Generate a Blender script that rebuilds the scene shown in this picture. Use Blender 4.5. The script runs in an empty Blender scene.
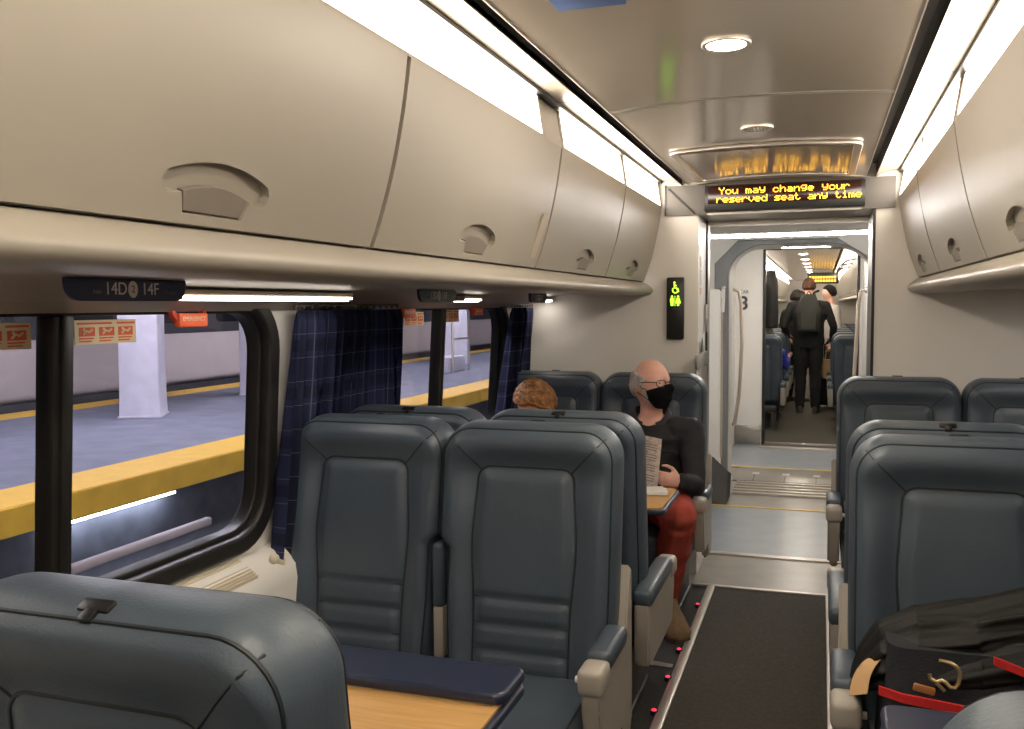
import bpy, bmesh, math, random
from mathutils import Vector, Matrix, noise as mnoise
random.seed(7)
S = bpy.context.scene
COL = S.collection
PI = math.pi
XC = -0.237          # centre line of the car
V = Vector

# ------------------------------------------------------------------ materials
def mat(name, rgb, rough=.5, metal=0., var=0., vscale=8., bump=0., bscale=60., emit=0., ecol=None, spec=.5, coat=0.):
    m = bpy.data.materials.new(name); m.use_nodes = True
    nt = m.node_tree; b = nt.nodes['Principled BSDF']
    b.inputs['Base Color'].default_value = (*rgb, 1)
    b.inputs['Roughness'].default_value = rough
    b.inputs['Metallic'].default_value = metal
    b.inputs['Specular IOR Level'].default_value = spec
    b.inputs['Coat Weight'].default_value = coat
    tc = nt.nodes.new('ShaderNodeTexCoord')
    if var > 0:
        n = nt.nodes.new('ShaderNodeTexNoise'); n.inputs['Scale'].default_value = vscale; n.inputs['Detail'].default_value = 4
        nt.links.new(tc.outputs['Object'], n.inputs['Vector'])
        r = nt.nodes.new('ShaderNodeValToRGB')
        r.color_ramp.elements[0].position = .3; r.color_ramp.elements[1].position = .7
        r.color_ramp.elements[0].color = (*[c*(1-var) for c in rgb], 1)
        r.color_ramp.elements[1].color = (*[min(1, c*(1+var)) for c in rgb], 1)
        nt.links.new(n.outputs['Fac'], r.inputs['Fac']); nt.links.new(r.outputs['Color'], b.inputs['Base Color'])
    if bump > 0:
        n = nt.nodes.new('ShaderNodeTexNoise'); n.inputs['Scale'].default_value = bscale; n.inputs['Detail'].default_value = 3
        nt.links.new(tc.outputs['Object'], n.inputs['Vector'])
        bp = nt.nodes.new('ShaderNodeBump'); bp.inputs['Strength'].default_value = bump; bp.inputs['Distance'].default_value = .01
        nt.links.new(n.outputs['Fac'], bp.inputs['Height']); nt.links.new(bp.outputs['Normal'], b.inputs['Normal'])
    if emit > 0:
        b.inputs['Emission Color'].default_value = (*(ecol or rgb), 1)
        b.inputs['Emission Strength'].default_value = emit
    return m

WARM = (1., .885, .745)
M = {}
M['shell'] = mat('beige_plastic', (.315, .283, .238), .40, var=.02, vscale=3)
M['shell2'] = mat('beige_plastic_dark', (.42, .35, .275), .45, var=.03)
M['latch'] = mat('taupe_latch', (.20, .17, .145), .4, var=.03)
M['bingap'] = mat('bin_gap', (.21, .18, .145), .6, var=.03)
M['sock'] = mat('navy_sock', (.03, .035, .06), .85, var=.2)
M['gap'] = mat('dark_seam', (.10, .08, .06), .7, var=.05)
M['black'] = mat('black_plastic', (.012, .012, .012), .35, var=.1)
M['rubber'] = mat('black_rubber', (.014, .013, .012), .45, var=.1)
M['ceil'] = mat('ceiling_laminate', (.42, .365, .305), .13, var=.02, vscale=2)
M['wall'] = mat('bulkhead_laminate', (.80, .77, .72), .42, var=.015, vscale=4)
M['white'] = mat('vestibule_white', (.74, .72, .68), .35, var=.02)
M['arch'] = mat('arch_grey', (.20, .205, .21), .4, var=.03)
M['cove'] = mat('cove_panel', (.30, .26, .21), .35, var=.02)
M['hatch'] = mat('hatch_laminate', (.36, .31, .255), .14, var=.02)
M['vlens2'] = mat('far_vestibule_lens', (1, 1, 1), .4, var=.01, emit=120., ecol=(1, .95, .90))
M['darksteel'] = mat('dark_grey_panel', (.12, .11, .10), .35, var=.06)
M['steel'] = mat('brushed_steel', (.42, .39, .36), .28, metal=.9, var=.06, vscale=14)
M['alu'] = mat('aluminium_trim', (.62, .57, .51), .33, metal=.7, var=.04)
M['strip'] = mat('strip_light_lens', (1, .95, .88), .4, var=.01, emit=8.8, ecol=WARM)
M['lens'] = mat('reading_lens', (1, .95, .9), .4, var=.01, emit=7., ecol=(1, .9, .8))
M['vlens'] = mat('vestibule_lens', (1, 1, 1), .4, var=.01, emit=42., ecol=(1, .95, .90))
M['down'] = mat('downlight_lens', (1, 1, 1), .4, var=.01, emit=230., ecol=(1, .9, .72))
M['leather'] = mat('slate_leather', (.060, .080, .105), .40, var=.10, vscale=5, bump=.10, bscale=190)
M['piping'] = mat('leather_seam', (.014, .019, .024), .5, var=.1)
M['seatgrey'] = mat('warm_grey_plastic', (.40, .36, .31), .42, var=.03)
M['base'] = mat('seat_base_dark', (.05, .048, .045), .5, var=.06)
M['carpet'] = mat('aisle_carpet', (.062, .054, .043), .85, var=.22, vscale=60, bump=.5, bscale=300)
M['carpet2'] = mat('side_carpet', (.040, .038, .036), .85, var=.2, vscale=60, bump=.5, bscale=300)
M['vinyl'] = mat('taupe_vinyl', (.26, .235, .20), .30, var=.10, vscale=9)
M['vinylblue'] = mat('blue_grey_vinyl', (.28, .31, .345), .30, var=.08, vscale=7)
M['yellow'] = mat('yellow_line', (.66, .46, .14), .5, var=.08)
M['wood'] = mat('table_wood', (.62, .36, .13), .35, var=.10, vscale=6)
M['navy'] = mat('navy_laminate', (.022, .030, .062), .28, var=.05)
M['plate'] = mat('navy_plate', (.020, .026, .090), .3, var=.05)
M['print'] = mat('pale_print', (.72, .72, .72), .6, var=.02)
M['printdim'] = mat('dim_print', (.18, .19, .24), .6, var=.02)
M['printgrey'] = mat('grey_print', (.22, .18, .16), .6, var=.02)
M['dark_print'] = mat('dark_print', (.05, .05, .055), .6, var=.02)
M['amber'] = mat('amber_led', (1, .55, .05), .5, var=.01, emit=2.0, ecol=(1, .50, .04))
M['amberdim'] = mat('amber_led_far', (1, .55, .05), .5, var=.01, emit=.7, ecol=(1, .50, .04))
M['boardface'] = mat('led_board_face', (.035, .010, .008), .15, var=.05)
M['green'] = mat('green_led', (.4, 1, .05), .5, var=.01, emit=1.7, ecol=(.42, 1, .03))
M['red'] = mat('red_plastic', (.55, .045, .02), .35, var=.06)
M['orangered'] = mat('sticker_red', (.78, .13, .045), .5, var=.05)
M['cream'] = mat('sticker_cream', (.80, .66, .43), .5, var=.04)
M['blue'] = mat('blue_sign', (.03, .10, .34), .8, var=.04)
M['pinkled'] = mat('red_floor_led', (1, .05, .10), .4, var=.01, emit=.7, ecol=(1, .04, .10))
M['skin'] = mat('skin', (.80, .44, .34), .45, var=.08, vscale=20)
M['pale'] = mat('pale_skin', (.62, .36, .26), .5, var=.06, vscale=20)
M['whitehair'] = mat('white_hair', (.74, .68, .62), .7, var=.12, vscale=60, bump=.4, bscale=150)
M['ginger'] = mat('light_brown_hair', (.52, .26, .10), .5, var=.45, vscale=45, bump=.8, bscale=90)
M['brownhair'] = mat('brown_hair', (.12, .05, .025), .6, var=.3, vscale=50, bump=.5, bscale=120)
M['darkhair'] = mat('dark_hair', (.02, .014, .01), .6, var=.3, vscale=50, bump=.5, bscale=120)
M['shirt'] = mat('charcoal_shirt', (.020, .020, .024), .8, var=.25, vscale=9, bump=.5, bscale=16)
M['collar'] = mat('inner_collar', (.045, .04, .05), .8, var=.2)
M['redtrousers'] = mat('brick_red_trousers', (.42, .065, .042), .8, var=.18, vscale=12, bump=.5, bscale=14)
M['shoe'] = mat('tan_suede', (.20, .125, .062), .8, var=.15, vscale=30, bump=.2)
M['sole'] = mat('shoe_sole', (.06, .045, .035), .7, var=.1)
M['mask'] = mat('black_mask', (.008, .008, .009), .85, var=.2)
M['frame'] = mat('dark_spectacles', (.03, .02, .016), .3, var=.05)
M['paper'] = mat('magazine_page', (.55, .46, .40), .6, var=.25, vscale=70)
M['paperedge'] = mat('white_paper', (.75, .72, .68), .6, var=.03)
M['blackcloth'] = mat('black_cloth', (.010, .010, .011), .85, var=.25, vscale=12, bump=.4, bscale=20)
M['jacket'] = mat('black_nylon', (.0075, .0068, .006), .6, var=.2, vscale=10, bump=.2, bscale=50, spec=.3)
M['bagnavy'] = mat('navy_canvas', (.010, .011, .016), .8, var=.2, bump=.3, bscale=200)
M['redtrim'] = mat('red_webbing', (.60, .02, .018), .6, var=.1, vscale=80)
M['brass'] = mat('brass', (.72, .52, .27), .28, metal=.9, var=.06)
M['tan'] = mat('tan_leather', (.50, .30, .13), .5, var=.1)
M['tagorange'] = mat('orange_leather', (.42, .16, .05), .5, var=.1)
M['backpack'] = mat('backpack_cloth', (.020, .021, .018), .7, var=.25, bump=.3, bscale=50)
M['bluecloth'] = mat('royal_blue_cloth', (.02, .03, .30), .8, var=.15)
M['whitecloth'] = mat('white_cloth', (.55, .52, .48), .8, var=.05)
M['platform'] = mat('platform_concrete', (.20, .205, .27), .75, var=.14, vscale=3)
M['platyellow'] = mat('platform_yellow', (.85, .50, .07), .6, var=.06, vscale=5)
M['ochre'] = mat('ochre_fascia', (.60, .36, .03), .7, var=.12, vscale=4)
M['ballast'] = mat('track_ballast', (.085, .088, .11), .8, var=.3, vscale=9, bump=.6, bscale=14)
M['rail'] = mat('rail_steel', (.55, .56, .62), .25, metal=.9, var=.08)
M['column'] = mat('white_column', (.66, .63, .72), .7, var=.08, vscale=5, bump=.3, bscale=12)
M['trainbody'] = mat('train_silver', (.62, .55, .56), .4, var=.05, vscale=2)
M['traindark'] = mat('train_dark', (.05, .048, .058), .35, var=.1)
M['trainwin'] = mat('train_window', (.014, .014, .02), .1, var=.1)
M['platwall'] = mat('platform_wall', (.10, .105, .13), .7, var=.25, vscale=4)
M['tunnel'] = mat('tunnel_wall', (.035, .034, .042), .8, var=.2)
M['grille'] = mat('cream_grille', (.66, .58, .45), .45, var=.02)
M['bellow'] = mat('bellows_rubber', (.085, .08, .078), .75, var=.15)

def glass_mat():
    m = bpy.data.materials.new('window_glass'); m.use_nodes = True; nt = m.node_tree
    for n in list(nt.nodes): nt.nodes.remove(n)
    o = nt.nodes.new('ShaderNodeOutputMaterial'); mix = nt.nodes.new('ShaderNodeMixShader')
    t = nt.nodes.new('ShaderNodeBsdfTransparent'); t.inputs['Color'].default_value = (.93, .93, .96, 1)
    g = nt.nodes.new('ShaderNodeBsdfGlossy'); g.inputs['Roughness'].default_value = .03
    f = nt.nodes.new('ShaderNodeFresnel'); gb = nt.nodes.new('ShaderNodeNewGeometry'); ir = nt.nodes.new('ShaderNodeMapRange'); ir.inputs['To Min'].default_value = 1.33; ir.inputs['To Max'].default_value = 1/1.33; nt.links.new(gb.outputs['Backfacing'], ir.inputs['Value']); nt.links.new(ir.outputs['Result'], f.inputs['IOR'])
    k = nt.nodes.new('ShaderNodeTexNoise'); k.inputs['Scale'].default_value = 5
    mr = nt.nodes.new('ShaderNodeMapRange'); mr.inputs['To Min'].default_value = .02; mr.inputs['To Max'].default_value = .045
    nt.links.new(k.outputs['Fac'], mr.inputs['Value']); nt.links.new(mr.outputs['Result'], g.inputs['Roughness'])
    nt.links.new(f.outputs['Fac'], mix.inputs['Fac']); nt.links.new(t.outputs[0], mix.inputs[1])
    nt.links.new(g.outputs[0], mix.inputs[2]); nt.links.new(mix.outputs[0], o.inputs['Surface'])
    return m
M['glass'] = glass_mat()

def plaid_mat():
    m = mat('navy_plaid_cloth', (.035, .045, .12), .85)
    nt = m.node_tree; b = nt.nodes['Principled BSDF']
    uv = nt.nodes.new('ShaderNodeUVMap'); uv.uv_map = 'cloth'
    sep = nt.nodes.new('ShaderNodeSeparateXYZ'); nt.links.new(uv.outputs['UV'], sep.inputs[0])
    def line(out, period, width, off=0.):
        a = nt.nodes.new('ShaderNodeMath'); a.operation = 'ADD'; a.inputs[1].default_value = off; nt.links.new(out, a.inputs[0])
        w = nt.nodes.new('ShaderNodeMath'); w.operation = 'PINGPONG'; w.inputs[1].default_value = period/2; nt.links.new(a.outputs[0], w.inputs[0])
        c = nt.nodes.new('ShaderNodeMath'); c.operation = 'LESS_THAN'; c.inputs[1].default_value = width; nt.links.new(w.outputs[0], c.inputs[0])
        return c.outputs[0]
    def mx(a, b_):
        k = nt.nodes.new('ShaderNodeMath'); k.operation = 'MAXIMUM'; nt.links.new(a, k.inputs[0]); nt.links.new(b_, k.inputs[1]); return k.outputs[0]
    thin = mx(line(sep.outputs[0], .062, .0010), line(sep.outputs[1], .078, .0011))
    broad = mx(line(sep.outputs[0], .124, .018, .03), line(sep.outputs[1], .156, .020, .04))
    m1 = nt.nodes.new('ShaderNodeMix'); m1.data_type = 'RGBA'; m1.inputs['A'].default_value = (.036, .047, .125, 1); m1.inputs['B'].default_value = (.022, .028, .075, 1)
    nt.links.new(broad, m1.inputs['Factor'])
    m2 = nt.nodes.new('ShaderNodeMix'); m2.data_type = 'RGBA'; m2.inputs['B'].default_value = (.17, .18, .27, 1)
    nt.links.new(thin, m2.inputs['Factor']); nt.links.new(m1.outputs['Result'], m2.inputs['A'])
    nt.links.new(m2.outputs['Result'], b.inputs['Base Color'])
    return m
M['plaid'] = plaid_mat()

def woodgrain(m):
    nt = m.node_tree; b = nt.nodes['Principled BSDF']
    tc = nt.nodes.new('ShaderNodeTexCoord'); mp = nt.nodes.new('ShaderNodeMapping'); mp.inputs['Scale'].default_value = (3, 40, 40)
    nt.links.new(tc.outputs['Object'], mp.inputs['Vector'])
    n = nt.nodes.new('ShaderNodeTexNoise'); n.inputs['Scale'].default_value = 3; n.inputs['Detail'].default_value = 6
    nt.links.new(mp.outputs[0], n.inputs['Vector'])
    r = nt.nodes.new('ShaderNodeValToRGB'); r.color_ramp.elements[0].position = .25; r.color_ramp.elements[1].position = .75
    r.color_ramp.elements[0].color = (.56, .31, .105, 1); r.color_ramp.elements[1].color = (.70, .42, .16, 1)
    nt.links.new(n.outputs['Fac'], r.inputs['Fac']); nt.links.new(r.outputs['Color'], b.inputs['Base Color'])
woodgrain(M['wood'])

# ------------------------------------------------------------------ mesh helpers
def NB(): return bmesh.new()
def obj(name, bm, m, parent=None, smooth=True, angle=40, kind=None):
    bmesh.ops.recalc_face_normals(bm, faces=bm.faces[:])
    me = bpy.data.meshes.new(name); bm.to_mesh(me); bm.free()
    me.materials.append(M[m] if isinstance(m, str) else m)
    if smooth:
        me.polygons.foreach_set('use_smooth', [True]*len(me.polygons))
        try: me.set_sharp_from_angle(angle=math.radians(angle))
        except Exception: pass
    o = bpy.data.objects.new(name, me); COL.objects.link(o)
    if parent: o.parent = parent
    if kind: o['kind'] = kind
    return o
def empty(name, loc=(0, 0, 0), rz=0.):
    o = bpy.data.objects.new(name, None); COL.objects.link(o); o.location = loc; o.rotation_euler.z = rz; o.empty_display_size = .1
    return o
def tag(o, label, cat, group=None):
    o['label'] = label; o['category'] = cat
    if group: o['group'] = group
    return o
def thing(name, label, cat, loc=(0, 0, 0), rz=0., group=None): return tag(empty(name, loc, rz), label, cat, group)
def struct(name, bm, m, parent=None, **k): return obj(name, bm, m, parent, kind=None if parent else 'structure', **k)
def dup(root, loc, rz, label, group=None, name=None):
    r = root.copy(); COL.objects.link(r); r.location = loc; r.rotation_euler.z = rz; r['label'] = label
    if name: r.name = name
    if group: r['group'] = group
    for ch in list(root.children):
        c = ch.copy(); COL.objects.link(c); c.parent = r
        for g in list(ch.children):
            d = g.copy(); COL.objects.link(d); d.parent = c
    return r

def box(bm, x0, x1, y0, y1, z0, z1, bev=0., seg=2, mtx=None):
    vs = [bm.verts.new((x, y, z)) for x in (x0, x1) for y in (y0, y1) for z in (z0, z1)]
    f = [bm.faces.new([vs[i] for i in q]) for q in ((0, 1, 3, 2), (4, 6, 7, 5), (0, 4, 5, 1), (2, 3, 7, 6), (0, 2, 6, 4), (1, 5, 7, 3))]
    es = list({e for q in f for e in q.edges})
    out = vs
    if bev > 0:
        r = bmesh.ops.bevel(bm, geom=es, offset=bev, segments=seg, profile=.5, affect='EDGES')
        out = list({v for v in r['verts']} | {v for v in vs if v.is_valid})
    if mtx:
        for v in out: v.co = mtx @ v.co
    return out
def loft(bm, rings, cap=True, closed=True):
    R = [[bm.verts.new(p) for p in r] for r in rings]
    n = len(R[0])
    for a, b in zip(R, R[1:]):
        for i in range(n if closed else n-1):
            j = (i+1) % n
            bm.faces.new((a[i], a[j], b[j], b[i]))
    if cap:
        bm.faces.new(R[0][::-1]); bm.faces.new(R[-1])
    return R
def frames(pts):
    pts = [V(p) for p in pts]; T = []
    for i in range(len(pts)):
        t = pts[min(i+1, len(pts)-1)]-pts[max(i-1, 0)]; T.append(t.normalized() if t.length > 1e-9 else V((0, 0, 1)))
    up = V((0, 0, 1)) if abs(T[0].z) < .9 else V((1, 0, 0))
    n = (up - T[0]*up.dot(T[0])).normalized(); out = []
    for t in T:
        n = (n - t*n.dot(t))
        n = n.normalized() if n.length > 1e-6 else t.orthogonal().normalized()
        out.append((n, t.cross(n)))
    return pts, out
def tube(bm, pts, r, n=8, cap=True):
    pts, F = frames(pts)
    rr = r if isinstance(r, (list, tuple)) else [r]*len(pts)
    rings = [[p + a*(math.cos(2*PI*k/n)*q) + b*(math.sin(2*PI*k/n)*q) for k in range(n)] for p, (a, b), q in zip(pts, F, rr)]
    loft(bm, rings, cap)
def ball(bm, c, rx, ry=None, rz=None, u=16, v=10, mtx=None):
    ry = ry or rx; rz = rz or rx
    m = Matrix.Translation(V(c)) @ (mtx or Matrix()) @ Matrix.Diagonal((rx, ry, rz, 1))
    bmesh.ops.create_uvsphere(bm, u_segments=u, v_segments=v, radius=1, matrix=m)
def cyl(bm, c, r, h, n=24, mtx=None, r2=None):
    bmesh.ops.create_cone(bm, cap_ends=True, segments=n, radius1=r, radius2=r if r2 is None else r2, depth=h, matrix=Matrix.Translation(V(c)) @ (mtx or Matrix()))
def sweepY(bm, prof, y0, y1, closed=True):
    """profile of (x,z) extruded along the car"""
    loft(bm, [[(x, y0, z) for x, z in prof], [(x, y1, z) for x, z in prof]], cap=closed, closed=closed)
def rrect(x0, x1, y0, y1, r, n=6):
    rr = r if isinstance(r, (list, tuple)) else [r]*4       # corners: x1y1, x0y1, x0y0, x1y0
    P = []
    for (cx, cy, a0), q in zip(((x1, y1, 0), (x0, y1, 90), (x0, y0, 180), (x1, y0, 270)), rr):
        sx = -1 if cx == x1 else 1; sy = -1 if cy == y1 else 1
        for k in range(n+1):
            a = math.radians(a0+90*k/n); P.append((cx+sx*q+q*math.cos(a), cy+sy*q+q*math.sin(a)))
    return P
def plate(bm, polys, thick, mtx=None, bevel=0., shear=None):
    """flat shape with holes (polys[1:]) in local XY, extruded along local Z"""
    cu = bpy.data.curves.new('t', 'CURVE'); cu.dimensions = '2D'; cu.fill_mode = 'BOTH'; cu.extrude = max(thick/2-bevel, 0.0001)
    cu.bevel_depth = bevel; cu.bevel_resolution = 2; cu.offset = -bevel
    for p in polys:
        s = cu.splines.new('POLY'); s.points.add(len(p)-1)
        for q, (x, y) in zip(s.points, p): q.co = (x, y, 0, 1)
        s.use_cyclic_u = True
    _curve_to(bm, cu, mtx)
def _curve_to(bm, cu, mtx):
    o = bpy.data.objects.new('t', cu); COL.objects.link(o)
    dg = bpy.context.evaluated_depsgraph_get(); dg.update()
    me = bpy.data.meshes.new_from_object(o.evaluated_get(dg))
    bpy.data.objects.remove(o); bpy.data.curves.remove(cu)
    if mtx: me.transform(mtx)
    bm.from_mesh(me); bpy.data.meshes.remove(me)
def text(bm, s, size, mtx, thick=.0006, align='CENTER', bold=0.):
    cu = bpy.data.curves.new('t', 'FONT'); cu.body = s; cu.size = size; cu.extrude = thick; cu.align_x = align; cu.align_y = 'CENTER'; cu.offset = bold
    _curve_to(bm, cu, mtx)
def basis(ex, ey, org):
    ex = V(ex); ey = V(ey); ez = ex.cross(ey)
    return Matrix(((ex.x, ey.x, ez.x, org[0]), (ex.y, ey.y, ez.y, org[1]), (ex.z, ey.z, ez.z, org[2]), (0, 0, 0, 1)))
def remesh(bm, voxel, smooth=6):
    """fuse overlapping closed pieces into one continuous skin"""
    me = bpy.data.meshes.new('t'); bm.to_mesh(me); bm.free()
    o = bpy.data.objects.new('t', me); COL.objects.link(o)
    r = o.modifiers.new('r', 'REMESH'); r.mode = 'VOXEL'; r.voxel_size = voxel
    s = o.modifiers.new('s', 'SMOOTH'); s.factor = .5; s.iterations = smooth
    dg = bpy.context.evaluated_depsgraph_get(); dg.update()
    m2 = bpy.data.meshes.new_from_object(o.evaluated_get(dg)); bpy.data.objects.remove(o); bpy.data.meshes.remove(me)
    b = NB(); b.from_mesh(m2); bpy.data.meshes.remove(m2)
    return b
def X(a, s): return XC + s*a
def sst(a, b, x):
    t = max(0., min(1., (x-a)/(b-a))); return t*t*(3-2*t)

# ------------------------------------------------------------------ the car: floor, walls, ceiling
def boolean(bm, cut):
    ob = []
    for b in (bm, cut):
        bmesh.ops.recalc_face_normals(b, faces=b.faces[:])
        me = bpy.data.meshes.new('t'); b.to_mesh(me); b.free(); o = bpy.data.objects.new('t', me); COL.objects.link(o); ob.append(o)
    m = ob[0].modifiers.new('b', 'BOOLEAN'); m.operation = 'DIFFERENCE'; m.object = ob[1]; m.solver = 'EXACT'
    dg = bpy.context.evaluated_depsgraph_get(); dg.update()
    me = bpy.data.meshes.new_from_object(ob[0].evaluated_get(dg))
    for o in ob: d = o.data; bpy.data.objects.remove(o); bpy.data.meshes.remove(d)
    r = NB(); r.from_mesh(me); bpy.data.meshes.remove(me); return r

Y0, YB, YV = -2.4, 5.10, 5.55       # rear wall, bulkhead face, bulkhead back
FL, FR = XC-.297, XC+.297           # aisle edges
WLIM = 1.56
b = NB(); box(b, XC-WLIM, XC+WLIM, Y0, YV, -.06, -.002); struct('floor', b, 'carpet2')
b = NB(); box(b, FL+.02, FR-.02, Y0, 4.90, -.002, .004); struct('floor_aisle_carpet', b, 'carpet')
b = NB(); box(b, XC-.62, XC+.62, 4.905, 5.53, -.002, .005); struct('floor_metal_plate', b, 'vinyl')
n = 1
for x in (FL, FR):
    b = NB(); box(b, x-.020, x+.020, Y0, 4.90, 0, .012, .004); struct('trim_%d' % n, b, 'alu'); n += 1
b = NB(); box(b, XC-.42, XC+.42, 4.885, 4.912, 0, .012, .003); struct('trim_%d' % n, b, 'alu'); n += 1
b = NB(); box(b, XC-.42, XC+.50, 5.53, 5.585, 0, .014, .004); struct('trim_%d' % n, b, 'alu'); n += 1
k = 0
for s, x, ys in ((-1, FL-.028, (2.35, 2.66, 2.97, 3.28, 3.60, 3.91, 4.54)), (1, FR+.03, (2.5, 2.85, 3.2, 3.55, 3.9, 4.25))):
    first = None
    for y in ys:
        L = 'red path light %d from the carpet end, %s side of the aisle' % (1+round((ys[-1]-y)/.32), 'masked man' if s < 0 else 'bag')
        o = thing('floor_path_light', L, 'floor light', (x, y, 0), group='red path lights along the aisle strips')
        b = NB(); cyl(b, (0, 0, .008), .015, .016, 16); obj('housing', b, 'black', o)
        b = NB(); ball(b, (0, 0, .016), .010, .010, .006, 12, 6); obj('lens', b, 'pinkled', o)

KY = 1.029
def aw(z): return 1.430 + .06*(1.5-z)
def lean(bm, s):
    for v in bm.verts: v.co.x = XC + s*aw(v.co.z) + v.co.x
WINS = ((.905, 2.505, 1.652, 1.716), (3.150, 4.800, 3.915, 3.970))
mYZ = basis((0, 1, 0), (0, 0, 1), (0, 0, 0))
for s, nm in ((-1, 'left'), (1, 'right')):
    holes = [rrect(a-.08, c+.066, .742, 1.535, .18, 8)[::-1] for a, c, *_ in WINS]
    holes.append(rrect(-1.32, .166, .742, 1.535, .18, 8)[::-1])
    b = NB(); plate(b, [[(Y0, 0), (YB, 0), (YB, 1.60), (Y0, 1.60)]]+holes, .07, mYZ)
    for v in b.verts: v.co.x += s*.035
    lean(b, s); struct('wall_'+nm, b, 'wall')
    # heater ledge below the windows with its slotted grille
    b = NB(); pr = [(1.53, .735), (1.435, .715), (1.385, .665), (1.375, .62), (1.385, .05), (1.53, .05)]
    sweepY(b, [(X(a, s), z) for a, z in pr], Y0, YB); sl = struct('sill_'+nm, b, 'wall')
    sl.name = 'trim_%d' % n; n += 1
    b = NB()
    for y0, y1 in ((.9, 2.38), (3.15, 4.65)):
        for q in range(9):
            t = (q+.5)/9; a = 1.462-.075*t; z = .720-.05*t+.004
            box(b, X(a, s)-.0022, X(a, s)+.0022, y0, y1, z-.004, z+.006)
    obj('grille', b, 'grille', sl)
    for wi, (a, c, d0, d1) in enumerate(WINS + ((-1.24, .10, -.6, -.512),)):
        o = empty('window_%d' % (wi+1 + (3 if s > 0 else 0))); o['kind'] = 'structure'
        b = NB(); plate(b, [rrect(a-.085, c+.072, .735, 1.54, .18, 8), rrect(a-.012, c+.012, .792, 1.50, .14, 8)[::-1]], .045, mYZ, .010)
        plate(b, [rrect(a-.05, c+.05, .76, 1.53, .16, 8), rrect(a, c, .808, 1.483, .125, 8)[::-1]], .05, Matrix.Translation((s*.035, 0, 0)) @ mYZ, .006)
        lean(b, s); obj('window_frame', b, 'rubber', o)
        b = NB(); box(b, -.028, .028, d0, d1, .80, 1.485, .008)
        box(b, -.036, .0, d0+.02, d1-.02, .80, 1.485, .004) if s > 0 else box(b, .0, .036, d0+.02, d1-.02, .80, 1.485, .004)
        for v in b.verts: v.co.x += s*.012
        lean(b, s); obj('window_divider', b, 'rubber', o)
        b = NB(); box(b, s*.065-.012, s*.065+.012, d1+.03, c-.16, .835, .862, .008, 3); lean(b, s); obj('outer_lip', b, 'column', o)
        b = NB(); box(b, s*.045-.003, s*.045+.003, a-.01, c+.01, .795, 1.49); lean(b, s); obj('window_pane', b, 'glass', o, smooth=False)

# rear end of the car behind the photographer
b = NB(); box(b, XC-WLIM, XC+WLIM, Y0-.06, Y0, 0, 2.3); struct('wall_back', b, 'wall')

# overhead shelf under the bins (one long moulding each side)
SH = [(.72, 1.628), (.695, 1.622), (.668, 1.606), (.652, 1.588), (.650, 1.572), (.664, 1.558), (.700, 1.552), (.80, 1.550), (1.08, 1.566), (1.20, 1.560), (1.38, 1.512), (1.42, 1.49), (1.44, 1.50), (1.44, 1.64)]
def smooth_prof(P, n=3):
    for _ in range(n):
        Q = []
        for (a, b_), (c, d) in zip(P, P[1:]): Q += [(a*.75+c*.25, b_*.75+d*.25), (a*.25+c*.75, b_*.25+d*.75)]
        P = [P[0]]+Q+[P[-1]]
    return P
SHS = [SH[0]]+smooth_prof(SH[1:11], 2)+SH[11:]
for s in (-1, 1):
    b = NB(); sweepY(b, [(X(a, s), z) for a, z in SHS], Y0, YB); struct('trim_%d' % n, b, 'shell', angle=50); n += 1
BIN = [(.600, 2.030), (.605, 1.990), (.618, 1.906), (.643, 1.790), (.674, 1.690), (.697, 1.630)]
BINS_ = smooth_prof(BIN, 2)
hz = 1.694; ha = .6725
def handle_poly(g=0.):
    P = []
    for k in range(15):
        u = -.128+.256*k/14; P.append((u*(1+g*6), .034-.040*(u/.128)**2*.58+g))
    P += [(.137, -.004), (.134, -.018), (.118, -.024), (.088-.002, -.020), (.074, -.052), (-.074, -.052), (-.088, -.020), (-.118, -.024), (-.134, -.018), (-.137, -.004)]
    return P
LATCH = [(.083, -.018)] + [(.083-.166*k/10, -.018+.014*math.sin(PI*k/10)) for k in range(1, 10)] + [(-.083, -.018), (-.071, -.049), (.071, -.049)]
def make_bin(s, y0, y1, hy, label):
    o = thing('luggage_bin', label, 'luggage bin', (X(.65, s), (y0+y1)/2, 1.63), group='overhead luggage bins')
    L = o.location.copy()
    yc = hy if hy else (y0+y1)/2
    b = NB(); inn = [(a+.026, z-.002) for a, z in BINS_[::-1]]
    sweepY(b, [(X(a, s), z) for a, z in BINS_+inn], y0+.009, y1-.009)
    ey = V((-.364*s, 0, .931)); ex = V((0, 1, 0)) if s < 0 else V((0, -1, 0))
    nrm = ex.cross(ey)
    org = V((X(ha, s), yc, hz))
    c = NB(); plate(c, [handle_poly()], .036, basis(ex, ey, org))
    b = boolean(b, c)
    for v in b.verts: v.co -= L
    door = obj('door', b, 'shell', o, angle=30)
    c = NB(); plate(c, [LATCH], .012, basis(ex, ey, org-nrm*.008-L), .001); obj('latch', c, 'latch', door)
    c = NB(); box(c, X(.645, s)-.012 if s < 0 else X(.632, s), X(.632, s) if s < 0 else X(.645, s)+.012, y0, y1, 1.70, 2.02)
    for v in c.verts:
        t = (v.co.z-1.70)/.32; v.co.x += s*(1-t)*.055+s*.03; v.co -= L
    obj('bin_body', c, 'bingap', o)
    return o
LB = [(-2.3, -1.15, None), (-1.15, .03, None), (.03, .60, None), (.60, 1.82, 1.258), (1.82, 3.035, 2.425), (3.035, 4.11, 3.66), (4.11, 5.085, 4.64)]
NL = ['large beige bin door over the navy seat number plate, biggest in view', 'beige bin door after the largest one, with a slim strip on its far edge', 'beige bin door third along the window side, above the tall curtain', 'narrowest beige bin door on the window side, touching the end wall']
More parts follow.
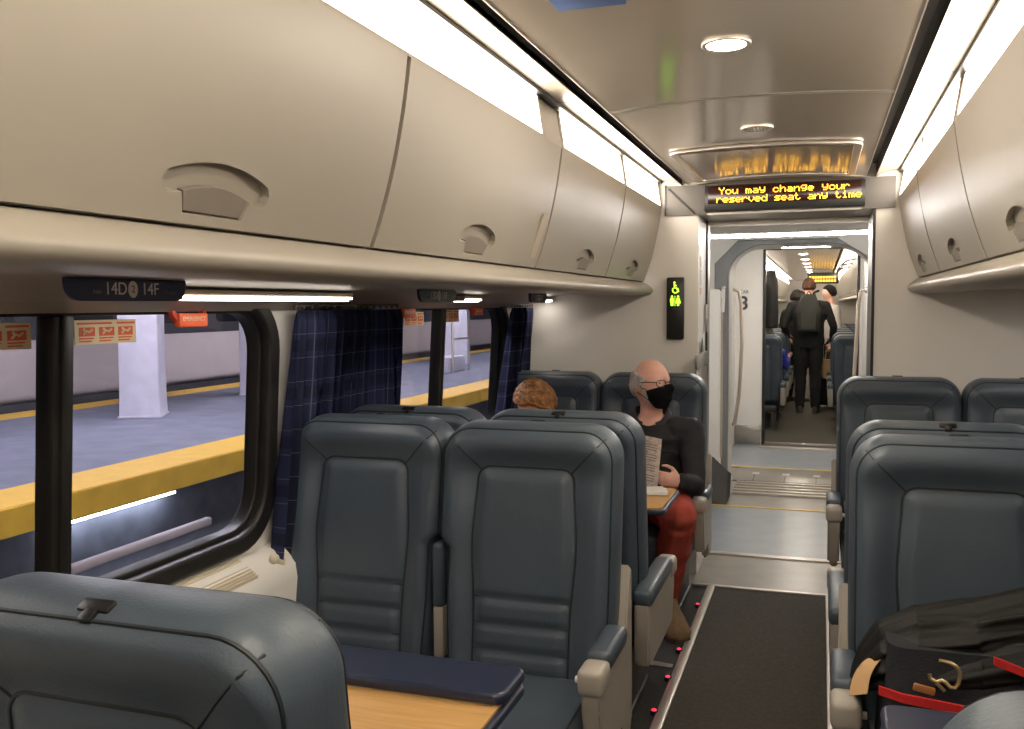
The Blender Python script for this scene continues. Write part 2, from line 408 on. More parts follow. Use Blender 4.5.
for i, (y0, y1, hy) in enumerate(LB):
    make_bin(-1, y0, y1, hy, NL[i-3] if i >= 3 else ['beige bin door at the rear of the car on the window side', 'beige bin door above the camera on the window side', 'short beige bin door just behind the largest one'][i])
RB_ = [(-2.3, -1.0, None), (-1.0, .6, None), (.6, 1.82, None), (1.82, 3.02, 2.46), (3.02, 4.15, 3.58), (4.15, 5.085, 4.68)]
NR = ['beige bin door opposite side, cut by the edge of the picture', 'beige bin door in the middle of the opposite row, above the seat row', 'beige bin door of the opposite row touching the end wall']
for i, (y0, y1, hy) in enumerate(RB_):
    make_bin(1, y0, y1, hy, NR[i-3] if i >= 3 else ['beige bin door opposite side at the rear of the car', 'beige bin door opposite side above the camera', 'beige bin door opposite side just behind the cut one'][i])
b = NB(); box(b, X(.640, -1)-.002, X(.640, -1)+.002, 2.93, 2.985, 1.66, 1.80)
for v in b.verts: v.co.x += -(.0505*(1.80-v.co.z)/.14)-.0005+.006
o = obj('edge_strip', b, 'shell2', None); o.parent = [q for q in bpy.data.objects if q.name.startswith('luggage_bin') and 'slim strip' in q['label']][0]
o.matrix_parent_inverse = Matrix.Translation(-o.parent.location)

# lit strips above the bins
def strip(s, y0, y1, label):
    o = thing('strip_light', label, 'strip light', (X(.61, s), (y0+y1)/2, 2.1), group='lit strips above the luggage bins'); L = o.location
    b = NB(); sweepY(b, [(X(a, s), z) for a, z in ((.602, 2.036), (.622, 2.160), (.640, 2.160), (.625, 2.036))], y0+.03, y1-.03)
    for v in b.verts: v.co -= L
    obj('lens', b, 'strip', o)
    b = NB(); sweepY(b, [(X(a, s), z) for a, z in ((.600, 2.030), (.600, 2.038), (.640, 2.040), (.640, 2.030))], y0, y1)
    for y in (y0, y1-.028): sweepY(b, [(X(a, s), z) for a, z in ((.600, 2.033), (.619, 2.160), (.642, 2.160), (.627, 2.033))], y, y+.028)
    for v in b.verts: v.co -= L
    obj('lens_rim', b, 'shell', o)
for q in ((-1, -2.3, .60, 'lit strip above the bins at the rear on the window side'), (-1, .61, 2.84, 'long glowing strip above the two nearest bins on the window side'), (-1, 3.045, 4.105, 'glowing strip above the third bin along the window side'), (-1, 4.115, 5.08, 'glowing strip above the last bin, ending at the end wall on window side'),
          (1, -2.3, .60, 'lit strip at the rear on the opposite side'), (1, .61, 3.00, 'long glowing strip on the opposite side above the cut bin'), (1, 3.04, 4.145, 'glowing strip above the middle bin of the opposite row'), (1, 4.155, 5.08, 'glowing strip above the last bin of the opposite row')): strip(*q)
for s in (-1, 1):
    b = NB()
    ya, yb = (2.845, 3.04) if s < 0 else (3.002, 3.038)
    sweepY(b, [(X(a, s), z) for a, z in ((.600, 2.03), (.622, 2.160), (.65, 2.160), (.63, 2.03))], ya, yb); struct('trim_%d' % n, b, 'shell'); n += 1
    b = NB()                                            # cove panel between light and slot
    for y0, y1 in ((Y0, .55), (.556, 3.00), (3.006, 5.095)):
        sweepY(b, [(X(a, s), z) for a, z in ((.612, 2.176), (.56, 2.172), (.515, 2.158), (.492, 2.146), (.492, 2.165), (.54, 2.185), (.64, 2.20))], y0, y1)
    struct('trim_%d' % n, b, 'cove', angle=60); n += 1
    b = NB(); box(b, min(X(.40, s), X(.50, s)), max(X(.40, s), X(.50, s)), Y0, 5.095, 2.215, 2.235)
    box(b, min(X(.492, s), X(.498, s)), max(X(.492, s), X(.498, s)), Y0, 5.095, 2.15, 2.225)
    box(b, min(X(.60, s), X(.66, s)), max(X(.60, s), X(.66, s)), Y0, 5.095, 2.162, 2.172); struct('trim_%d' % n, b, 'black'); n += 1
# ceiling: shallow arch in two lengths with a bright joint
def ceil_prof(h=.44, t=.018, z=2.140):
    lo = [(XC+h*u, z+.020*(1-u*u)) for u in [k/10-1 for k in range(21)]]
    return lo + [(x, q+t) for x, q in lo[::-1]]
b = NB(); sweepY(b, ceil_prof(), Y0, 3.040); sweepY(b, ceil_prof(), 3.062, 5.00); struct('ceiling', b, 'ceil', angle=30)
b = NB(); sweepY(b, ceil_prof(.438, .012, 2.138), 3.036, 3.066); struct('trim_%d' % n, b, 'shell'); n += 1
b = NB()
for s in (-1, 1): sweepY(b, [(X(.440, s), 2.137), (X(.443, s), 2.137), (X(.443, s), 2.165), (X(.440, s), 2.165)], Y0, 5.0)
sweepY(b, ceil_prof(.438, .022, 2.136), 4.992, 5.010); struct('trim_%d' % n, b, 'alu'); n += 1
b = NB(); box(b, XC-WLIM, XC+WLIM, Y0, YB+.4, 2.26, 2.30); struct('ceiling_outer', b, 'wall')
# hatch
def cz(x): return 2.140+.020*(1-((x-XC)/.44)**2)
o = thing('ceiling_hatch', 'framed rectangular access panel in the ceiling before the message board', 'ceiling hatch', (XC, 4.42, 2.155))
def arched(bm, z0):
    for v in bm.verts: v.co = V((v.co.x, v.co.y, v.co.z + z0 - .020*(v.co.x/.44)**2))
b = NB(); plate(b, [rrect(-.365, .365, -.46, .46, .03)], .006); bmesh.ops.subdivide_edges(b, edges=b.edges[:], cuts=3, use_grid_fill=True)
arched(b, .001); obj('hatch_panel', b, 'hatch', o, angle=30)
b = NB(); plate(b, [rrect(-.385, .385, -.48, .48, .04), rrect(-.352, .352, -.447, .447, .02)[::-1]], .014, None, .003); bmesh.ops.subdivide_edges(b, edges=b.edges[:], cuts=3)
arched(b, -.002); obj('hatch_frame', b, 'alu', o, angle=60)
o = thing('ceiling_downlight', 'round lit downlight in the middle of the ceiling', 'downlight', (XC, 2.42, 2.157))
b = NB(); plate(b, [rrect(-.062, .062, -.062, .062, .0619, 10), rrect(-.048, .048, -.048, .048, .0479, 10)[::-1]], .012, None, .003); obj('bezel', b, 'alu', o)
b = NB(); cyl(b, (0, 0, -.001), .048, .008, 32); obj('lens', b, 'down', o)
o = thing('ceiling_speaker', 'small round perforated speaker cover in the ceiling before the hatch', 'speaker', (XC, 3.60, 2.157))
b = NB(); plate(b, [rrect(-.06, .06, -.06, .06, .0599, 10), rrect(-.046, .046, -.046, .046, .0459, 10)[::-1]], .012, None, .003); obj('bezel', b, 'alu', o)
b = NB(); cyl(b, (0, 0, -.001), .046, .006, 32)
for i in range(-3, 4):
    for j in range(-3, 4):
        if i*i+j*j < 11: cyl(b, (i*.012, j*.012, -.005), .0035, .003, 8)
obj('speaker_grille', b, 'steel', o)
for y, L in ((.75, 'round lit downlight above the camera'), (-1.0, 'round lit downlight at the rear of the car')):
    dup(bpy.data.objects['ceiling_downlight'], (XC, y, 2.157), 0, L)
o = thing('ceiling_sign', 'blue rectangular sign on the ceiling at the top edge of the picture', 'sign', (-.478, 1.912, 2.146))
b = NB(); box(b, -.075, .075, -.07, .07, -.006, .006, .002); obj('sign_board', b, 'blue', o)

b = NB(); loft(b, [[V((x, 3.765-.10*(x+.75)-w_, .001)), V((x, 3.765-.10*(x+.75)+w_, .001)), V((x, 3.765-.10*(x+.75)+w_, .004)), V((x, 3.765-.10*(x+.75)-w_, .004))] for x, w_ in ((-.78, .026), (-.70, .026), (-.62, .022), (-.565, .018))]); struct('trim_%d' % n, b, 'alu'); n += 1  # streak of light on the carpet, modelled as a pale metal strip
# bulkhead with the door pocket
b = NB(); box(b, XC-WLIM, -.648, YB, YV, 0, 2.26); wl = struct('wall_end_left', b, 'wall')
b = NB(); box(b, .252, XC+WLIM, YB, YV, 0, 2.26); struct('wall_end_right', b, 'wall')
b = NB(); box(b, -.648, .252, YB+.02, YV, 1.985, 2.26); struct('wall_end_header', b, 'steel')
b = NB(); box(b, -.652, -.640, YB+.002, YV-.09, 0, 1.985); struct('trim_%d' % n, b, 'wall'); n += 1
b = NB(); box(b, -.648, -.628, YV-.085, YV, 0, 1.985); box(b, -.65, .255, YV-.03, YV-.01, 1.955, 1.985); struct('trim_%d' % n, b, 'steel'); n += 1
b = NB(); box(b, .244, .258, YB-.004, YV, 0, 2.0); box(b, -.640, -.630, YV-.10, YV-.085, 0, 1.985); struct('trim_%d' % n, b, 'black'); n += 1
b = NB(); box(b, -.82, -.60, YB-.012, YB+.01, 1.985, 2.145); box(b, .19, .35, YB-.012, YB+.01, 1.985, 2.145)
struct('trim_%d' % n, b, 'darksteel'); n += 1
b = NB(); tube(b, [(-.80, YB-.016, 2.13), (-.655, YB-.016, 1.99)], .005, 6); box(b, -.822, -.812, YB-.016, YB, 1.985, 2.15); struct('trim_%d' % n, b, 'black'); n += 1

# message board
FONT = {'Y': '10001 10001 01010 00100 00100 00100 00100', 'o': '00000 00000 01110 10001 10001 10001 01110', 'u': '00000 00000 10001 10001 10001 10011 01101',
        'm': '00000 00000 11010 10101 10101 10101 10101', 'a': '00000 00000 01110 00001 01111 10001 01111', 'y': '00000 10001 10001 10001 01111 00001 01110',
        'c': '00000 00000 01110 10001 10000 10001 01110', 'h': '10000 10000 10110 11001 10001 10001 10001', 'n': '00000 00000 10110 11001 10001 10001 10001',
        'g': '00000 01111 10001 10001 01111 00001 01110', 'e': '00000 00000 01110 10001 11111 10000 01110', 'r': '00000 00000 10110 11001 10000 10000 10000',
        's': '00000 00000 01111 10000 01110 00001 11110', 'v': '00000 00000 10001 10001 10001 01010 00100', 'd': '00001 00001 01101 10011 10001 10001 01111',
        't': '01000 01000 11100 01000 01000 01001 00110', 'i': '00100 00000 01100 00100 00100 00100 01110', ' ': '00000 '*7}
o = thing('message_board', 'black message board with two lines of amber lettering above the doorway', 'message board', (-.20, YB-.03, 2.065))
b = NB(); box(b, -.405, .405, -.005, .05, -.066, .07, .004); obj('housing', b, 'black', o)
b = NB(); box(b, -.385, .385, -.012, -.004, -.028, .062, .002); obj('screen', b, 'boardface', o)
b = NB()
for s_, x0, z0, st in (('You may change your', -.325, .054, .0065), ('reserved seat any time', -.338, .010, .0061)):
    b = NB()
    st = .0061 if s_[0] == 'r' else .00605
    x = x0
    for ch in s_:
        for r, row in enumerate(FONT[ch].split()):
            for c, q in enumerate(row):
                if q == '1':
                    px, pz = x+c*st, z0-r*.0052
                    box(b, px-.0027, px+.0027, -.0145, -.012, pz-.0024, pz+.0024)
        x += st*(5.45 if s_[0] == 'r' else 5.75)
    obj('lettering', b, 'amber', o, smooth=False)

# illuminated restroom sign
o = thing('restroom_sign', 'tall black sign with green wheelchair and restroom symbols on the end wall', 'sign', (-.760, YB-.018, 1.48))
b = NB(); box(b, -.047, .047, -.016, .018, -.170, .170, .008); obj('housing', b, 'black', o)
b = NB(); mm = basis((1, 0, 0), (0, 0, 1), (0, -.0165, 0))
def disc(c, r, k=16): return [(c[0]+r*math.cos(2*PI*i/k), c[1]+r*math.sin(2*PI*i/k)) for i in range(k)]
ring = [(.002+.0155*math.cos(a), .100+.0155*math.sin(a)) for a in [math.radians(140+ 250*i/16) for i in range(17)]]
tube(b, [mm @ V((x, y, 0)) for x, y in ring], .003, 6)
tube(b, [mm @ V((x, y, 0)) for x, y in ((-.003, .134), (-.003, .112), (.010, .110), (.017, .092), (.022, .093))], .0035, 6)
tube(b, [mm @ V((x, y, 0)) for x, y in ((-.003, .124), (.009, .124))], .003, 6)
plate(b, [disc((-.003, .141), .005)], .004, mm)
obj('wheelchair_symbol', b, 'green', o)
b = NB()
for sx, skirt in ((-.016, 0), (.017, 1)):
    plate(b, [disc((sx, .064), .0055)], .004, mm)
    P = [(-.009, .056), (.009, .056), (.011, .034), (.007, .034), (.0065, .014), (-.0065, .014), (-.007, .034), (-.011, .034)] if not skirt else [(-.007, .056), (.007, .056), (.014, .028), (.006, .028), (.005, .014), (-.005, .014), (-.006, .028), (-.014, .028)]
    plate(b, [[(sx+x, y) for x, y in P]], .004, mm)
plate(b, [[(-.0009, .012), (.0009, .012), (.0009, .068), (-.0009, .068)]], .004, mm)
obj('restroom_symbol', b, 'green', o)
for z0 in (.083, -.004):
    b = NB(); box(b, -.013, .013, -.0175, -.016, z0, z0+.002); obj('small_line', b, 'printdim', o)

# stickers and the metal catch on the door pocket
o = thing('pocket_sticker', 'narrow vertical sticker with red and grey printing on the doorway edge', 'sticker', (-.6385, 5.20, 1.655))
b = NB(); box(b, -.001, .001, -.03, .03, -.11, .115); obj('backing', b, 'wall', o)
for z0, z1 in ((.055, .108), (-.098, -.062)):
    b = NB(); box(b, 0, .002, -.012, .012, z0, z1); obj('red_print', b, 'orangered', o)
b = NB()
for q in range(7): box(b, 0, .002, -.012, .012, -.045+q*.012, -.039+q*.012)
obj('grey_print', b, 'dark_print', o)
o = thing('door_catch', 'steel door catch box with a black triangle on the doorway edge', 'door catch', (-.634, 5.25, 1.20))
b = NB(); box(b, -.006, .006, -.25, .22, -.05, .03, .004); box(b, -.006, .004, -.24, .22, -.45, -.055, .003); obj('catch_plate', b, 'steel', o)
b = NB(); plate(b, [[(-.05, .035), (.05, .035), (.0, .115)]], .004, basis((0, 1, 0), (0, 0, 1), (.004, -.03, 0))); obj('triangle_mark', b, 'black', o)
b = NB(); box(b, .0, .012, .12, .17, .14, .30, .004); obj('lock_case', b, 'steel', o)

# seat number plates hanging from the shelf
def seat_plate(y0, y1, label, t1, t2):
    o = thing('seat_number_plate', label, 'number plate', (-1.385, (y0+y1)/2, 1.540), group='navy seat number plates under the bins')
    w = (y1-y0)/2
    m_ = basis((0, 1, 0), (0, 0, 1), (0, 0, 0))
    P = rrect(-w, w, -.025, .022, [.003, .003, .036, .036], 8)
    b = NB(); plate(b, [P], .012, m_, .002); obj('plate_body', b, 'plate', o)
    def tx(name, s, size, u, v, m): b = NB(); text(b, s, size, basis((0, 1, 0), (0, 0, 1), (.0065, u, v)), .0005); obj(name, b, m, o, smooth=False)
    tx('seat_number', t1, .037, -w*.26, .0, 'print'); tx('seat_number', t2, .037, w*.32, .0, 'print')
    tx('small_caption', 'Aisle', .012, -w*.56, -.006, 'printdim'); tx('small_caption', 'Window', .012, w*.68, -.006, 'printdim')
    b = NB(); plate(b, [[(.014*math.cos(a), .018*math.sin(a)) for a in [2*PI*k/20 for k in range(20)]]], .001, basis((0, 1, 0), (0, 0, 1), (.0066, w*.02, 0)))
    obj('round_symbol', b, 'print', o, smooth=False); tx('symbol_mark', '2', .022, w*.02, 0, 'plate')
    bpy.data.objects[o.children[-1].name].location.x += .0006
    return o
seat_plate(1.413, 1.766, 'navy plate reading 14D 14F under the largest bin', '14D', '14F')
seat_plate(3.06, 3.41, 'navy plate in the middle of the row, right above the second window', '13D', '13F')
seat_plate(4.40, 4.69, 'farthest navy plate of the row, above the short curtain', '12D', '12F')
# reading lamps
def rlamp(y0, y1, label):
    o = thing('under_bin_lamp', label, 'lamp', (-1.50, (y0+y1)/2, 1.533), group='slim lamps under the bins'); w = (y1-y0)/2
    b = NB(); box(b, -.035, .045, -w-.01, w+.01, -.012, .012, .004); obj('housing', b, 'shell2', o)
    b = NB(); box(b, -.025, .034, -w, w, -.0145, -.0115, .001); box(b, .040, .0475, -w, w, -.0085, -.0025, .001); obj('lens', b, 'lens', o); return o
rlamp(1.82, 2.69, 'long slim lit lamp beside the 14D plate'); rlamp(3.70, 3.90, 'short slim lit lamp over the second window')
rlamp(4.86, 5.05, 'short slim lit lamp by the end wall'); rlamp(.2, 1.15, 'slim lit lamp behind the 14D plate')

for y0, y1, L in ((2.0, 3.0, 'unseen slim lamp under the right bins above the seat with the bag'), (3.3, 4.7, 'unseen slim lamp under the right bins before the end wall'), (.2, 1.2, 'unseen slim lamp under the right bins beside the camera')):  # unseen lamps mirrored from the left, the far one lengthened to brighten the wall
    r_ = rlamp(y0, y1, L); r_.location.x = 2*XC+1.50; r_.rotation_euler.z = PI
# window stickers and red handles
def wx(z): return XC-aw(z)
def sticker(y, z, label):
    o = thing('window_sticker', label, 'sticker', (wx(z)-.0385, y, z), group='cream exit stickers on the windows')
    b = NB(); box(b, -.0008, .0008, -.105, .105, -.030, .030); obj('sticker_sheet', b, 'cream', o, smooth=False)
    b = NB(); c = NB()
    for q in (-.066, 0, .066):
        box(b, .0008, .0014, q-.026, q+.026, -.010, .012)
        for r in range(2): box(b, .0008, .0014, q-.026, q+.022-r*.008, -.017-r*.007, -.0135-r*.007)
        tube(c, [(.0016, q-.016, -.006), (.0016, q-.004, .004), (.0016, q+.006, .000), (.0016, q+.016, .007)], .0030, 5)
        ball(c, (.0016, q-.010, .007), .001, .004, .004, 8, 6)
    box(b, .0008, .0014, -.098, .018, .019, .024); box(b, .0008, .0014, .036, .100, .019, .024)
    obj('red_pictograms', b, 'orangered', o, smooth=False); obj('pale_figures', c, 'cream', o)
sticker(1.875, 1.442, 'cream and red exit sticker right of the divider on the big near window')
sticker(1.535, 1.440, 'cream and red exit sticker left of the divider on the big near window')
sticker(3.725, 1.445, 'cream and red exit sticker left of the divider on the far window')
sticker(4.150, 1.453, 'cream and red exit sticker right of the divider on the far window')
def pull(y, z, label):
    o = thing('emergency_handle', label, 'emergency handle', (wx(z)+.005, y, z), group='red emergency handles on the window frames')
    b = NB(); tube(b, [(0, -.066, .03), (.008, -.062, .0), (.012, -.05, -.014), (.012, .05, -.014), (.008, .062, .0), (0, .066, .03)], .011, 8); obj('grip', b, 'red', o)
    b = NB(); box(b, .006, .026, -.058, .062, -.030, .008, .004); obj('pull_tab', b, 'orangered', o)
    b = NB(); text(b, 'EMERGENCY', .017, basis((0, 1, 0), (0, 0, 1), (.0265, .002, -.008)), .0004); obj('lettering', b, 'cream', o, smooth=False)
pull(2.125, 1.478, 'red emergency handle at the top of the big near window')
pull(3.530, 1.482, 'red emergency handle by the edge of the tall curtain'); pull(4.358, 1.484, 'red emergency handle on the far window right of its sticker')

# curtains
def curtain(yt0, yt1, yb0, yb1, zt, zb, pleats, amp, label, xoff, split=None):
    o = thing('curtain', label, 'curtain', (wx(1.5)+xoff, (yt0+yt1)/2, zt))
    b = NB(); uvl = b.loops.layers.uv.new('cloth'); NU, NV = pleats*14, 24; L = o.location; W = (yt1-yt0)*1.9
    grid = []; rnd = [random.uniform(.6, 1.3) for _ in range(pleats+2)]; ph = random.random()
    for j in range(NV+1):
        t = j/NV; row = []
        for i in range(NU+1):
            u = i/NU; y = (yt0+(yt1-yt0)*u)*(1-t)+(yb0+(yb1-yb0)*u)*t
            if 0 < t < 1 and yb1 == yt1 and False: pass
            k = u*pleats; A = amp*rnd[int(k)]*(.45+.6*math.sin(t*1.6+u*4)**2)
            gather = sst(0, .05, t)
            dx = A*math.sin(2*PI*k+ph+.6*math.sin(t*3+u*9)) * (.5+.5*gather)
            dy = .35*A*math.cos(2*PI*k*1+t)
            row.append((b.verts.new(V((wx(zt+(zb-zt)*t)+xoff+dx, y+dy, zt+(zb-zt)*t))-L), (u*W, t*(zt-zb))))
        grid.append(row)
    for j in range(NV):
        for i in range(NU):
            q = [grid[j][i], grid[j+1][i], grid[j+1][i+1], grid[j][i+1]]
            f = b.faces.new([a for a, _ in q])
            for l, (_, uv) in zip(f.loops, q): l[uvl].uv = uv
    bmesh.ops.solidify(b, geom=b.faces[:], thickness=.003)
    obj('cloth', b, 'plaid', o, angle=180)
    b = NB()
    for q in range(pleats+1):
        y = yt0+(yt1-yt0)*q/pleats - L.y; ball(b, (.0, y, .012), .006, .006, .010, 8, 6)
    tube(b, [(0, yt0-L.y, .016), (0, yt1-L.y, .016)], .005, 6); obj('curtain_rail', b, 'gap', o)
    return o
curtain(2.610, 3.370, 2.520, 3.42, 1.490, .62, 15, .038, 'wide navy plaid curtain gathered between the two windows', .05)
curtain(4.690, 5.050, 4.47, 5.040, 1.490, .62, 8, .034, 'narrow navy plaid curtain next to the end wall', .095)
o = thing('curtain_tie', 'small beige tie at the foot of the wide plaid curtain', 'curtain tie', (wx(.66)+.07, 2.55, .665))
b = NB(); tube(b, [(0, -.05, .03), (.012, -.02, .012), (0, .0, .015), (.012, .02, -.02), (.004, .05, -.04)], .010, 8); obj('tie_cord', b, 'grille', o)
b = NB(); ball(b, (.004, -.055, .035), .016, .02, .016, 10, 8); obj('tie_button', b, 'grille', o)

# ------------------------------------------------------------------ vestibules and the passage to the next car
b = NB(); box(b, -1.5, 1.05, YV, 6.92, -.05, .0); struct('floor_vestibule', b, 'vinylblue')
b = NB(); box(b, -1.5, 1.05, 6.92, 8.66, -.05, -.005); struct('floor_passage', b, 'vinyl')
b = NB(); box(b, -1.5, 1.05, 8.66, 10.13, -.05, .0); struct('floor_far_vestibule', b, 'vinylblue')
for y in (6.935, 8.665):
    b = NB(); box(b, -.78, .34, y-.022, y+.022, 0, .004); struct('trim_%d' % n, b, 'yellow'); n += 1
b = NB()
for q in range(5): box(b, -.66, .34, 7.42+q*.115, 7.455+q*.115, -.006, .012, .003)
struct('trim_%d' % n, b, 'alu'); n += 1
b = NB(); box(b, -.70, .34, 7.96, 8.60, -.006, .008, .002); pl = struct('trim_%d' % n, b, 'vinyl'); n += 1
b = NB()
for q in range(4): box(b, -.56+q*.255, -.50+q*.255, 8.28, 8.36, .006, .011, .002)
obj('tread_studs', b, 'white', pl)
b = NB()
for q in range(4): box(b, -.536+q*.255, -.530+q*.255, 7.965, 8.26, .006, .0095)
obj('tread_joints', b, 'gap', pl)
b = NB(); box(b, -1.5, -1.45, YV, 7.52, 0, 2.1); box(b, 1.0, 1.05, YV, 7.52, 0, 2.1); struct('wall_vestibule', b, 'white')
b = NB(); box(b, -1.5, 1.05, YV, 7.54, 2.05, 2.09); box(b, -.9, .45, 7.54, 8.66, 2.06, 2.09); box(b, -1.5, 1.05, 8.66, 10.13, 2.075, 2.11); struct('ceiling_vestibule', b, 'white')
def arch(x0, x1, zc, zt, c, c2=None, rnd=0):
    c2 = c2 or c
    if not rnd: return [(x0, 0), (x0, zc), (x0+c, zt), (x1-c2, zt), (x1, zc), (x1, 0)]
    P = [(x0, 0)]
    for k in range(11): a = PI-PI/2*k/10; P.append((x0+c+c*math.cos(a), zc+(zt-zc)*math.sin(a)))
    for k in range(11): a = PI/2-PI/2*k/10; P.append((x1-c2+c2*math.cos(a), zc+(zt-zc)*math.sin(a)))
    return P+[(x1, 0)]
mXZ = lambda y: basis((1, 0, 0), (0, 0, 1), (0, y, 0))
b = NB(); plate(b, [[(1.05, 0), (1.05, 2.07), (-1.5, 2.07), (-1.5, 0)]+arch(-.811, .385, 1.824, 2.003, .18, .28)], .04, mXZ(7.50)); struct('wall_passage_near', b, 'white')
b = NB(); outer = arch(-.811, .385, 1.824, 2.003, .18, .28)
plate(b, [outer+arch(-.702, .365, 1.72, 1.966, .28, .34, rnd=1)[::-1]], .08, mXZ(7.53), .006); struct('trim_%d' % n, b, 'arch'); n += 1; b = NB()
plate(b, [arch(-.79, .40, 1.81, 1.99, .18, .26)+arch(-.715, .37, 1.73, 1.968, .275, .33, rnd=1)[::-1]], .45, mXZ(7.80)); struct('trim_%d' % n, b, 'white'); n += 1
b = NB(); box(b, -.92, -.86, 8.03, 8.66, 0, 2.06); box(b, .40, .46, 8.03, 8.66, 0, 2.06); struct('wall_passage_sides', b, 'white')
b = NB(); box(b, -.95, -.875, 8.66, 10.13, 0, 2.08); box(b, .40, .46, 8.66, 10.13, 0, 2.08); struct('wall_far_vestibule', b, 'white')
b = NB(); plate(b, [[(1.1, 0), (1.1, 2.3), (-1.6, 2.3), (-1.6, 0), (-.570, 0), (-.570, 2.075), (.350, 2.075), (.350, 0)]], .06, mXZ(10.16)); struct('wall_far_car', b, 'wall')
b = NB(); plate(b, [[(-.590, 0), (-.590, 2.095), (.372, 2.095), (.372, 0), (.345, .0), (.345, 2.070), (-.562, 2.070), (-.562, .0)]], .09, mXZ(10.16)); struct('door_frame_far', b, 'black')
b = NB(); box(b, -.60, .40, 9.86, 9.96, 0, .012, .004); struct('trim_%d' % n, b, 'alu'); n += 1
b = NB(); box(b, -.56, .35, 10.12, 10.17, 0, .025, .004); struct('trim_%d' % n, b, 'steel'); n += 1
b = NB(); box(b, -.58, .36, 9.96, 10.12, 0, .006); struct('trim_%d' % n, b, 'base'); n += 1
b = NB(); box(b, -.872, -.600, 10.115, 10.128, .005, .205, .002); struct('trim_%d' % n, b, 'steel'); n += 1
o = thing('car_number', 'dark number 3 on the pale panel left of the far doorway', 'sign', (-.785, 10.127, 1.505))
b = NB(); text(b, '3', .20, mXZ(-.003), .001, bold=.004); obj('numeral', b, 'dark_print', o, smooth=False)
b = NB(); text(b, 'CAR', .05, Matrix.Translation((0, 0, .125)) @ mXZ(-.003), .001); obj('small_caption', b, 'dark_print', o, smooth=False)
def vlight(y, x0, x1, z, label):
    o = thing('vestibule_light', label, 'strip light', ((x0+x1)/2, y, z), group='white strip lights in the vestibules'); w = (x1-x0)/2
    b = NB(); box(b, -w, w, -.05, .05, .008, .09, .003); obj('housing', b, 'white', o)
    b = NB(); box(b, -w+.01, w-.01, -.022, .022, -.010, .008, .004); obj('lens', b, 'vlens' if y < 7 else 'vlens2', o)
vlight(6.20, -.80, .55, 1.945, 'long white strip light across the near vestibule ceiling'); vlight(8.95, -.36, .08, 2.03, 'short white strip light above the far doorway')
o = thing('gangway_post', 'white round-topped post at the left of the passage arch', 'post', (-.79, 7.33, 0))
b = NB(); plate(b, [rrect(-.049, .049, 0, 1.62, [.04, .04, 0.001, 0.001], 6)], .12, mXZ(0), .006); obj('post_body', b, 'white', o)
b = NB(); tube(b, [(.052, 0, .3), (.055, 0, 1.0), (.052, 0, 1.55)], .012, 8); obj('post_edge_seal', b, 'shell2', o)
b = NB(); tube(b, [(.06, 0, 1.44), (.066, -.01, 1.56), (.066, -.01, 1.62)], .014, 8); ball(b, (.066, -.01, 1.63), .018, .018, .012, 10, 8); obj('post_latch', b, 'white', o)
def grab(name, pts, label, r=.017):
    o = thing('grab_rail', label, 'grab rail', pts[0], group='curved grab rails in the passage'); P = [V(p)-V(pts[0]) for p in pts]
    b = NB(); tube(b, P, r, 10); obj('rail_bar', b, 'shell2', o)
    b = NB()
    for p in (P[0], P[-1]): ball(b, p, .03, .03, .03, 10, 8)
    obj('rail_mount', b, 'alu', o)
grab('l', [(-.865, 9.0, 1.64), (-.80, 9.0, 1.645), (-.745, 9.0, 1.62), (-.725, 9.0, 1.5), (-.715, 9.0, 1.1), (-.735, 9.0, .65), (-.775, 9.0, .36), (-.865, 9.0, .32)], 'grey curved grab rail beside the number 3 panel')
grab('r', [(.395, 9.0, 1.62), (.345, 9.0, 1.62), (.320, 9.0, 1.5), (.305, 9.0, 1.1), (.290, 9.0, .75), (.32, 9.0, .5), (.395, 9.0, .46)], 'curved grab rail on the right wall of the passage')
o = thing('gangway_bellows', 'dark folded bellows cloth at floor level left of the passage', 'bellows', (-.745, 7.12, 0))
b = NB(); R = []
for k in range(15):
    t = k/14; w = .085+.012*(-1)**k; h = .36-.10*t
    R.append([(-.10+.02*t, -.16+.30*t, .0), (w*.9, -.16+.30*t, .0), (w, -.16+.30*t, h*.72), (-.02+.012*(-1)**k, -.16+.30*t, h), (-.10, -.16+.30*t, h*1.02)])
loft(b, R); obj('folded_cloth', b, 'bellow', o, angle=20)

# ------------------------------------------------------------------ seats
TOP, BOT, SW, TH = 1.14, .35, .282, .165
RC_, RE = .105, .046
def hw_at(z, step):
    w = SW
    if z > TOP-RC_:
        q = z-(TOP-RC_); w = SW-RC_+math.sqrt(max(0, RC_*RC_-q*q))
    if step and z < .80: w -= .030*(1-sst(.755, .795, z))
    if z < .62: w -= .010*(1-sst(.40, .62, z))
    return w
def edge_d(x, z, inner):
    """distance to the outline; the side with sign `inner` has the arm notch"""
    ax = abs(x); step = (x*inner > 0)
    if z > TOP-RC_ and ax > SW-RC_:
        return RC_-math.hypot(ax-(SW-RC_), z-(TOP-RC_))
    d = hw_at(min(z, TOP-RC_), step)-ax
    return min(d, TOP-z)
PT, PR = 1.012, .040
def phw(z): return .150+.014*math.exp(-((z-.78)/.14)**2)
def panel_d(x, z):
    w = phw(min(z, PT-PR)); ax = abs(x)
    if z > PT-PR and ax > w-PR: return PR-math.hypot(ax-(w-PR), z-(PT-PR))
    return min(w-ax, PT-z)
